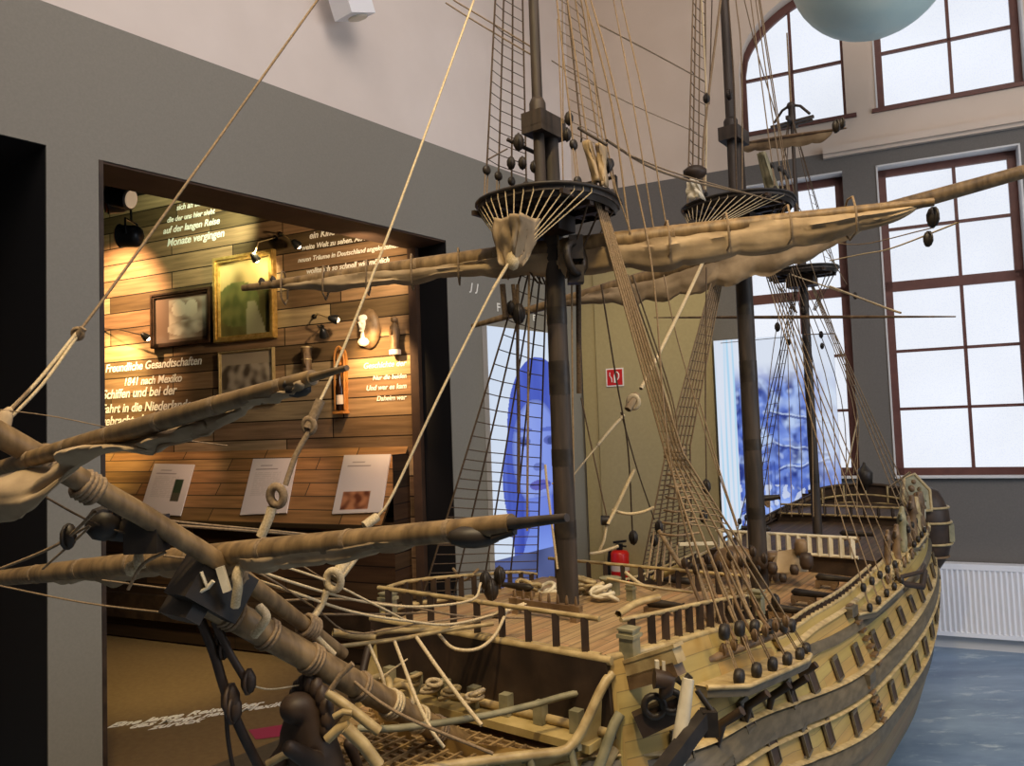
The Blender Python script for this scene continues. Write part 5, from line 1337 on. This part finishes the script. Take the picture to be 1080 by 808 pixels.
# main stay with its hearts, preventer
PR('stay', [(742,275,3.3),(722,318,3.15),(690,383,2.95),(676,410,2.86)], .0075, L)
heart(668,424,2.82,.022,.010,L); PR('stay', [(672,416,2.83),(662,432,2.8)], .014, M['sail'])
PR('stay', [(658,438,2.78),(645,452,2.72),(630,470,2.66)], .0055, L); PR('stay', [(630,470,2.66),(602,505,2.55),(600,512,2.5)], .0030, L)
PR('stay', [(669,495,2.8),(650,535,2.78),(641,553,2.76)], .0065, L); PR('hanging_bight', [(645,538,2.8),(662,542,2.8),(678,540,2.8),(690,535,2.8)], .006, L)
PR('stay', [(640,553,2.78),(637,570,2.76),(632,582,2.76)], .0055, L); PR('stay', [(622,584,2.7),(635,582,2.72),(652,576,2.74)], .0055, L)
mb = MB(); mb.tube([W(634,549,2.78), W(643,549,2.78)], .018, 8); obj('block', mb, M['black_iron'], ship)
# lighter shroud-strands crossing near the fore channel
for dx in range(4): PR('lift_line', [(652+5*dx,290,2.35),(700+3*dx,420,2.5),(712+dx,470,2.55)], .003, L if dx == 1 else Md)
for k in range(3): PR('lashing', [(701,473+4*k,2.52),(712,476+4*k,2.48),(722,473+4*k,2.52)], .006, Md)
for k, (y, wdd) in enumerate(((488,18),(500,22),(512,24),(524,26),(538,30),(551,34),(563,38))): PR('cross_lashing', [(714-wdd*.45,y,2.5),(714,y+2,2.46),(714+wdd*.6,y-1,2.5)], .0042, Md)
# tall thin ropes to the tops, lifts and backstays
for pts, r_, mt in [
    ([(588,20,2.2),(592,120,2.2),(594,190,2.2)], .002, Md), ([(593,0,2.2),(594,130,2.2)], .002, Md),
    ([(617,0,2.25),(645,110,2.22),(664,245,2.2)], .003, Md), ([(598,0,2.25),(612,130,2.2),(613,150,2.2)], .003, D),
    ([(623,0,2.25),(640,60,2.2),(672,200,2.15),(690,300,2.1),(706,480,2.1),(745,640,2.1)], .0026, Md),
    ([(647,0,2.4),(668,110,2.3),(690,245,2.3)], .0024, Md), ([(655,0,2.4),(680,110,2.3),(704,245,2.3)], .0024, Md),
    ([(618,0,2.25),(636,150,2.2),(665,245,2.2)], .0022, Md),
    ([(470,3,2.3),(500,22,2.3),(552,53,2.3),(570,63,2.3)], .0022, Md), ([(478,0,2.3),(548,42,2.3),(570,56,2.3)], .0022, Md),
    ([(582,64,2.3),(605,78,2.5),(670,112,3.0),(735,140,3.5)], .0018, Md), ([(630,25,2.5),(700,62,3.0),(742,85,3.4)], .0026, Md),
    ([(515,168,2.0),(535,157,2.2)], .0022, D), ([(640,148,2.2),(690,178,2.6),(745,195,3.2),(828,212,3.4)], .0045, Md), ([(660,162,2.3),(720,185,2.9),(828,215,3.4)], .003, Md),
    ([(634,300,2.6),(650,400,2.7),(662,470,2.8),(667,560,2.95)], .0032, D), ([(655,435,2.8),(672,495,2.9),(690,548,3.0)], .003, D),
    ([(613,420,2.6),(628,490,2.7),(640,545,2.78)], .003, Md), ([(745,282,3.3),(744,420,3.3),(745,505,3.3)], .0032, D), ([(745,520,3.3),(742,545,3.3)], .003, Md),
    ([(700,290,3.2),(715,360,3.2),(748,470,3.2),(778,560,3.2),(792,620,3.1)], .003, Md), ([(738,425,3.2),(760,500,3.2),(778,555,3.1)], .003, Md),
    ([(546,300,2.3),(546,380,2.3),(547,430,2.3),(547,520,2.3)], .006, D), ([(541,300,2.3),(545,340,2.3)], .007, D), ([(558,290,2.3),(557,420,2.3),(556,560,2.3)], .004, Md),
    ([(530,300,2.3),(533,335,2.3)], .010, D), ([(603,300,2.3),(604,420,2.3),(606,560,2.3)], .003, Md), ([(610,300,2.35),(611,415,2.35)], .009, D),
    ([(575,490,2.28),(578,520,2.28),(588,600,2.28)], .004, L), ([(582,510,2.3),(601,510,2.3)], .003, L),
    ([(760,0,3.4),(743,140,3.4),(742,200,3.4)], .006, Md), ([(768,0,3.4),(774,90,3.4),(777,205,3.4)], .004, D), ([(776,0,3.4),(782,60,3.4),(783,200,3.4)], .003, Md), ([(740,0,3.4),(745,110,3.4),(744,200,3.4)], .004, L), ([(751,0,3.4),(748,110,3.4)], .003, D),
    ([(785,0,3.3),(800,60,3.4),(826,150,3.6),(850,260,3.8),(880,350,4),(905,440,4.1),(900,500,4.2)], .0026, Md),
    ([(893,300,4.0),(875,270,3.9),(840,215,3.8)], .0025, Md),
    ([(875,275,3.2),(910,268,2.9),(940,262,2.6),(1010,235,2.1)], .0026, M['rope_l']), ([(860,252,3.2),(905,258,2.8),(985,240,2.0)], .0018, Md),
    ([(875,302,3.9),(935,325,3.4),(950,330,3.3)], .005, M['rope_l']), ([(835,290,4.2),(900,312,3.9)], .004, M['rope_l']),
    ([(848,353,4.2),(880,352,4.0)], .003, Md), ([(835,355,4.2),(760,362,4.6)], .002, D),
    ([(905,440,4.3),(892,500,4.3)], .004, L), ([(960,498,4.4),(938,514,4.6)], .006, L),
    ([(478,600,2.7),(490,612,2.6),(505,600,2.6)], .005, Md), ([(470,665,1.9),(510,652,1.95),(553,637,2.0)], .005, L),
    ([(640,610,2.2),(680,618,2.2),(730,625,2.3)], .004, M['gilt']), ([(652,648,2.0),(672,636,2.1),(695,630,2.15)], .010, M['gilt']),
    ([(660,604,2.6),(675,616,2.5),(690,622,2.4)], .006, L), ([(695,560,2.6),(715,592,2.5),(722,598,2.4)], .008, M['rope_m']),
    ([(690,610,2.9),(722,596,2.8)], .014, M['ochre'])]:
    PR('running_rope', pts, r_, mt)
for k in range(9):  # mizzen rigging fanning to the starboard rail and deck
    PR('mizzen_line', [(826+1.5*k,300-3*k,4.0),(810+11*k,420,4.0),(812+11.5*k,545,3.9)], .0022, D if k % 2 else Md)
for k in range(5): PR('falls_rope', [(690+6*k,560+4*k,3.0),(682+8*k,610+2*k,2.8)], .004, Md)
# second, heavier layer of fore lanyards seen over the channel
for k in range(7): PR('lanyard_fall', [(722+9*k,595-3*k,2.35),(740+9.5*k,640,2.2),(758+9*k,682-3*k,2.1)], .0055, Md if k % 2 else M['brownwood'])
for k in range(8): block(W(722+12*k, 598-2*k+(5 if k % 2 else -4), 2.3), .8, M['darkwood'])
for k in range(8): block(W(752+11*k, 690-5*k, 2.05), .8, M['brownwood'])
PR('sheer_pole', [(745,697,2.0),(790,680,2.15),(830,664,2.3)], .011, M['brownwood'])
mb = MB(); mb.bar(W(716,574,2.9), W(755,573,2.9), .02, .010); obj('pin_rail', mb, M['cream'], ship)
mb = MB(); mb.ball(W(775,588,3.6), .10, 14, sc=(1.0,.7,.55)); obj('canvas_cover', mb, M['brownwood'], ship)

# ---- deck furniture
for i, (x, y, Y, c1) in enumerate([(560,624,2.6,'gilt'),(582,628,2.6,'cream'),(600,632,2.5,'rope_l'),(616,620,2.5,'gilt'),(628,626,2.5,'rope_l'),(640,630,2.4,'cream')]):
    mb = MB(); c = W(x, y, Y)
    for k in range(4): mb.torus(c+V((random.uniform(-.02,.02),0,.008*k)), V((random.uniform(-.5,.5),random.uniform(-.5,.5),1)), .03, .007, 12, 5)
    obj('rope_coil', mb, M[c1], ship)
mb = MB(); mb.tube([W(625,640,2.5)+V((.04*cos(a),0,.05*sin(a))) for a in [i*pi/8 for i in range(9)]], .008, 6); obj('hatch_hoop', mb, M['gilt'], ship)
mb = MB(); mb.box(W(598,648,2.45), .30, .12, .04, (PD, A_, Z)); mb.box(W(598,640,2.45), .26, .10, .02, (PD, A_, Z)); obj('hatch_coaming', mb, M['darkwood'], ship)
def gun(c, d, L=.16, r_=.016):
    d = d.normalized(); mb = MB(); mb.lathe(c, d, [(0,r_*.4),(.008,r_*.7),(.014,r_*1.1),(L*.3,r_),(L*.6,r_*.85),(L*.95,r_*.65),(L,r_*.85)], 12); g = obj('cannon', mb, M['black_iron'], ship)
    mb = MB(); s_ = d.cross(Z).normalized(); mb.box(c+d*L*.3-Z*.022, L*.6, r_*2, .02, (d, s_, Z))
    for a in (.08, .5):
        for b in (-1, 1): mb.lathe(c+d*L*a+s_*b*r_*1.1-Z*.034, s_*b, [(0,.011),(.007,.011)], 10)
    obj('gun_carriage', mb, M['brownwood'], g)
for s in (.75, 1.05, 1.35, 1.7):
    gun(S(s, .22, -.735), PD); gun(S(s, -.22, -.735), -PD)
gun(S(2.3,.18,-.62), PD); gun(S(2.3,-.18,-.62), -PD)
gun(W(796,527,3.9), V((1,-.2,.1)), .12, .018)
for s_, p_ in ((.1,-.2),(.1,.2)): gun(S(s_, p_, -.525), PD*(1 if p_ > 0 else -1), .12, .012)
# covered boat / crate before the quarterdeck
c = W(831, 592, 3.6)
mb = MB(); mb.add([c+V(q)*.1 for q in [(-.8,-.5,-.4),(.7,-.6,-.4),(.8,.5,-.4),(-.7,.5,-.4),(-.5,-.2,.5),(.3,-.3,.62),(.9,.2,.3),(-.3,.3,.5)]], [(0,1,5,4),(1,2,6,5),(2,3,7,6),(3,0,4,7),(4,5,6,7),(3,2,1,0)]); obj('canvas_tent', mb, M['sail'], ship)
mb = MB()
for (x, y, z_) in ((815,605,3.5),(826,612,3.45),(838,606,3.5),(806,600,3.5)): pass
for (x, y, z_, k) in ((815,605,3.5,.8),(826,614,3.45,.6),(838,606,3.5,.7),(804,600,3.5,.9)):
    mb = MB(); mb.lathe(W(x,y,z_), Z, [(0,.022*k),(.03*k,.030*k),(.06*k,.022*k)], 12); obj('barrel', mb, M['darkwood'], ship)
for (x, y, Y, n_) in ((845,585,3.55,'brownwood'),(851,600,3.5,'darkwood')):
    mb = MB(); mb.lathe(W(x,y,Y), Z, [(0,.022),(.02,.03),(.05,.03),(.07,.02)], 12); obj('bucket', mb, M[n_], ship)
mb = MB(); mb.box(S(1.0, 0, -.745), .42, .26, .06, (A_, PD, Z)); obj('hatch_coaming', mb, M['brownwood'], ship)
mb = MB()
for i in range(12): mb.bar(S(.81+i*.035, -.12, -.71), S(.81+i*.035, .12, -.71), .008, .01)
for i in range(8): mb.bar(S(.8, -.12+i*.034, -.706), S(1.2, -.12+i*.034, -.706), .008, .01)
obj('hatch_grating', mb, M['grating'], ship)
mb = MB(); c = S(1.78, 0, -.79)
mb.lathe(c, Z, [(0,.05),(.02,.05),(.03,.035),(.09,.03),(.10,.055),(.13,.055),(.14,.03)], 14)
for i in range(6): a = pi*i/3; mb.bar(c+Z*.115, c+Z*.115+A_*.14*cos(a)+PD*.14*sin(a), .010, .010)
obj('capstan', mb, M['brownwood'], ship)
mb = MB(); mb.lathe(S(.25, 0, -.56), Z, [(0,.03),(.05,.03),(.055,.036),(.06,.036)], 12); obj('galley_chimney', mb, M['green'], ship)
mb = MB(); mb.box(S(-.12, 0, -.51), .02, .24, .016, (A_, PD, Z)); mb.box(S(-.12,.10,-.54), .02,.02,.08, (A_, PD, Z)); mb.box(S(-.12,-.10,-.54), .02,.02,.08, (A_, PD, Z)); obj('fore_bitts', mb, M['brownwood'], ship)
for k in range(8):
    mb = MB(); mb.lathe(S(-.12, -.105+.03*k, -.535), Z, [(0,.0025),(.03,.003),(.035,.005),(.05,.004),(.058,.002)], 8); obj('belaying_pin', mb, M['brownwood'], ship)

# ---- stern: raised sides, taffrail, quarter gallery, carved figures, lanterns
def railing_pts(side, s0, s1, dh, n=20, kk=1.0): return [S(s, side*half(s, fT(s))*kk, fT(s)+dh) for s in [lerp(s0, s1, i/n) for i in range(n+1)]]
for side in (1, -1):
    rows = [[S(s, side*(half(s, fT(s))-.004), fT(s)+.0), S(s, side*(half(s, fT(s))-.03), fT(s)+.03*smooth((s-2.35)/.9)+.01)] for s in [lerp(2.35, 3.66, i/20) for i in range(21)]]
    mb = MB(); mb.grid(rows, 0, True); mb.tube([r[1] for r in rows], .009, 6); o = obj('quarter_bulwark', mb, M['brownwood'] if side < 0 else M['darkwood'], ship)
    md = o.modifiers.new('solid', 'SOLIDIFY'); md.thickness = .014
tb_ = [S(3.66+.05*(1-(x/1.)**2), x*.40*.92, -.545+.055*(1-x*x)) for x in [i/8-1 for i in range(17)]]
mb = MB(); mb.tube(tb_, .012, 7); mb.grid([tb_, [p-Z*.14 for p in tb_]], 0, True); obj('taffrail', mb, M['darkwood'], ship)
mb = MB(); mb.tube([p-Z*.07-A_*.012 for p in tb_], .008, 6); mb.tube([p-Z*.12-A_*.012 for p in tb_], .008, 6)
for x in (2, 5, 8, 11, 14): mb.tube([tb_[x]-A_*.014, tb_[x]-Z*.13-A_*.014], .007, 5)
obj('taffrail_moulding', mb, M['gilt'], ship)
mb = MB(); s3 = 3.66
mb.grid([[S(s3+.03, x*.42, h) for x in [i/6-1 for i in range(13)]] for h in (-.56,-.7,-.8,-.95)], 0, True); obj('stern_gallery_wall', mb, M['darkwood'], ship)
# poop deck break
mb = MB(); mb.add([S(3.0,-.36,-.62), S(3.0,.36,-.62), S(3.0,.38,-.69), S(3.0,-.38,-.69)], [(0,1,2,3)]); obj('poop_bulkhead', mb, M['darkwood'], ship)
deckpart('poop_deck', 3.0, 3.66, lambda s: -.625, mt=M['deckdark'])
rail('poop_break_rail', [S(2.98, p, -.62) for p in (-.34,0,.34)], .06, 9, .007, .007, M['gilt'], M['darkwood'], square=True)
# quarter gallery: half barrel with bands on the port quarter
for side in (1, -1):
    if side < 0: continue
    gq = S(3.46, side*.40, -1.02)
    prof = [(0,.02),(.05,.06),(.12,.105),(.20,.125),(.33,.128),(.40,.122),(.46,.10),(.52,.075),(.54,.03)]
    mb = MB(); mb.lathe(gq, Z, prof, 20, sx=1.0); g = obj('quarter_gallery', mb, M['darkwood'], ship)
    for d, r_ in ((.20,.128),(.33,.132),(.42,.122),(.12,.108)):
        mb = MB(); mb.torus(gq+Z*d, Z, r_, .008, 24, 6); obj('gallery_band', mb, M['gilt'] if d > .15 else M['brownwood'], g)
    for i in range(9):
        a = i*pi/6-.8; mb = MB(); c = gq+Z*.265+V((cos(a), sin(a), 0))*.128; mb.box(c, .03, .03, .10); obj('gallery_pilaster', mb, M['green'], g)
    # big framed shields leaning outboard
    sh = S(3.30, side*.36, -.53); nrm = (PD*side*.75-A_*.55+Z*.25).normalized(); ua_ = nrm.cross(Z).normalized(); va_ = ua_.cross(nrm)
    if va_.z < 0: va_ = -va_
    hexa = [sh+ua_*x*.11+va_*y*.11 for x, y in ((-.7,-.8),(.7,-.8),(1.0,-.1),(.55,1.1),(-.2,1.25),(-.95,.3))]
    mb = MB(); mb.prism(hexa, nrm*.03); o = obj('carved_shield', mb, M['green'], ship)
    mb = MB(); mb.tube([p+nrm*.032 for p in hexa], .010, 6, closed=True); obj('shield_border', mb, M['gilt'], o)
    mb = MB()
    for x, y, r_ in ((0,0,.03),(.03,.05,.022),(-.03,.04,.018),(.02,-.04,.02),(0,.09,.015)): mb.ball(sh+nrm*.035+ua_*x+va_*y, r_, 8, sc=(1,.6,1))
    obj('carved_lion', mb, M['brownwood'], o)
# carved statues standing along the port quarter
def statue(s, p, h, sc, mt, lean=0.1, side=1):
    b = S(s, p, h); o_ = PD*side
    P_ = [b, b+Z*.10*sc, b+Z*.17*sc+o_*lean*.05, b+Z*.205*sc+o_*lean*.06, b+Z*.235*sc+o_*lean*.06, b+Z*.15*sc+A_*.045*sc, b+Z*.11*sc+A_*.07*sc+o_*.02, b+Z*.16*sc-A_*.045*sc, b+Z*.20*sc-A_*.08*sc+o_*.01, b-Z*.05*sc+A_*.02, b-Z*.05*sc-A_*.02]
    E_ = [(0,1),(1,2),(2,3),(3,4),(2,5),(5,6),(2,7),(7,8),(0,9),(0,10)]
    skinned('carved_statue', P_, E_, [.032*sc,.026*sc,.032*sc,.014*sc,.022*sc,.013*sc,.010*sc,.013*sc,.010*sc,.018*sc,.018*sc], mt, ship, 1)
for i, (s, sc, mt) in enumerate([(2.1,.6,'brownwood'),(2.3,.75,'brownwood'),(2.46,.85,'green'),(2.60,.7,'brownwood'),(2.74,.9,'brownwood'),(2.86,.95,'gilt'),(2.98,.8,'brownwood'),(3.10,.9,'brownwood'),(3.2,.75,'green')]):
    statue(s, half(s, fT(s))+.01, fT(s)+.01-.04*(i % 2), sc, M[mt], side=1)
for i, (s, sc) in enumerate([]): statue(s, -half(s, fT(s)), fT(s)+.02, sc, M['brownwood'], side=-1)
# scrolled brackets and lower quarter badge on the port side
for i in range(14):
    s = 1.98+i*.095; mb = MB(); c = S(s, half(s, -.74)+.018, fT(s)-.055); mb.torus(c, PD, .022, .008, 12, 5); mb.ball(c, .012, 8); obj('carved_scroll', mb, M['gilt'] if i % 2 else M['brownwood'], ship)
mb = MB(); pts = [S(s, half(s, fT(s))+.02, fT(s)-.10-.03*smooth((s-2.3)/.5)+.22*smooth((s-2.9)/.4)) for s in [lerp(2.0, 3.3, i/16) for i in range(17)]]; mb.tube(pts, .012, 7); obj('quarter_rail', mb, M['cream'], ship)
mb = MB(); pts = [S(2.05, half(2.05,-.8)+.02, -.78), S(2.2, half(2.2,-.8)+.10, -.77), S(2.5, half(2.5,-.8)+.06, -.79)]; mb.tube(pts, .010, 6); mb.tube([pts[0]-Z*.02, pts[1]-Z*.07, pts[2]-Z*.03], .016, 6); obj('boat_boom', mb, M['darkwood'], ship)
# side ladder with steps on the hull
for k, (s, h0, h1) in enumerate(((1.32, -.76, -.99), (1.20, -1.02, -1.16))):
    mb = MB(); nst = 8 if k == 0 else 6
    for i in range(nst):
        h = lerp(h0, h1, i/(nst-1)); mb.box(S(s+.012*i, half(s, h)+.012, h), .055, .02, .010, (A_, PD, Z))
    obj('side_steps', mb, M['brownwood'], ship)
mb = MB(); mb.box(S(1.30, half(1.3,-.78)+.014, -.775), .09, .03, .035, (A_, PD, Z)); obj('step_head', mb, M['wale'], ship); mb = MB(); mb.box(S(1.22, half(1.22,-1.0)+.014, -.995), .09, .03, .04, (A_, PD, Z)); obj('step_head', mb, M['wale'], ship)
# stern lantern and ensign staff
for p in (0,):
    c = S(3.70, p, -.53); mb = MB(); mb.lathe(c, Z, [(0,.012),(.03,.02),(.05,.05),(.12,.055),(.14,.04),(.17,.014),(.19,.008)], 8); obj('stern_lantern', mb, M['black_iron'], ship)
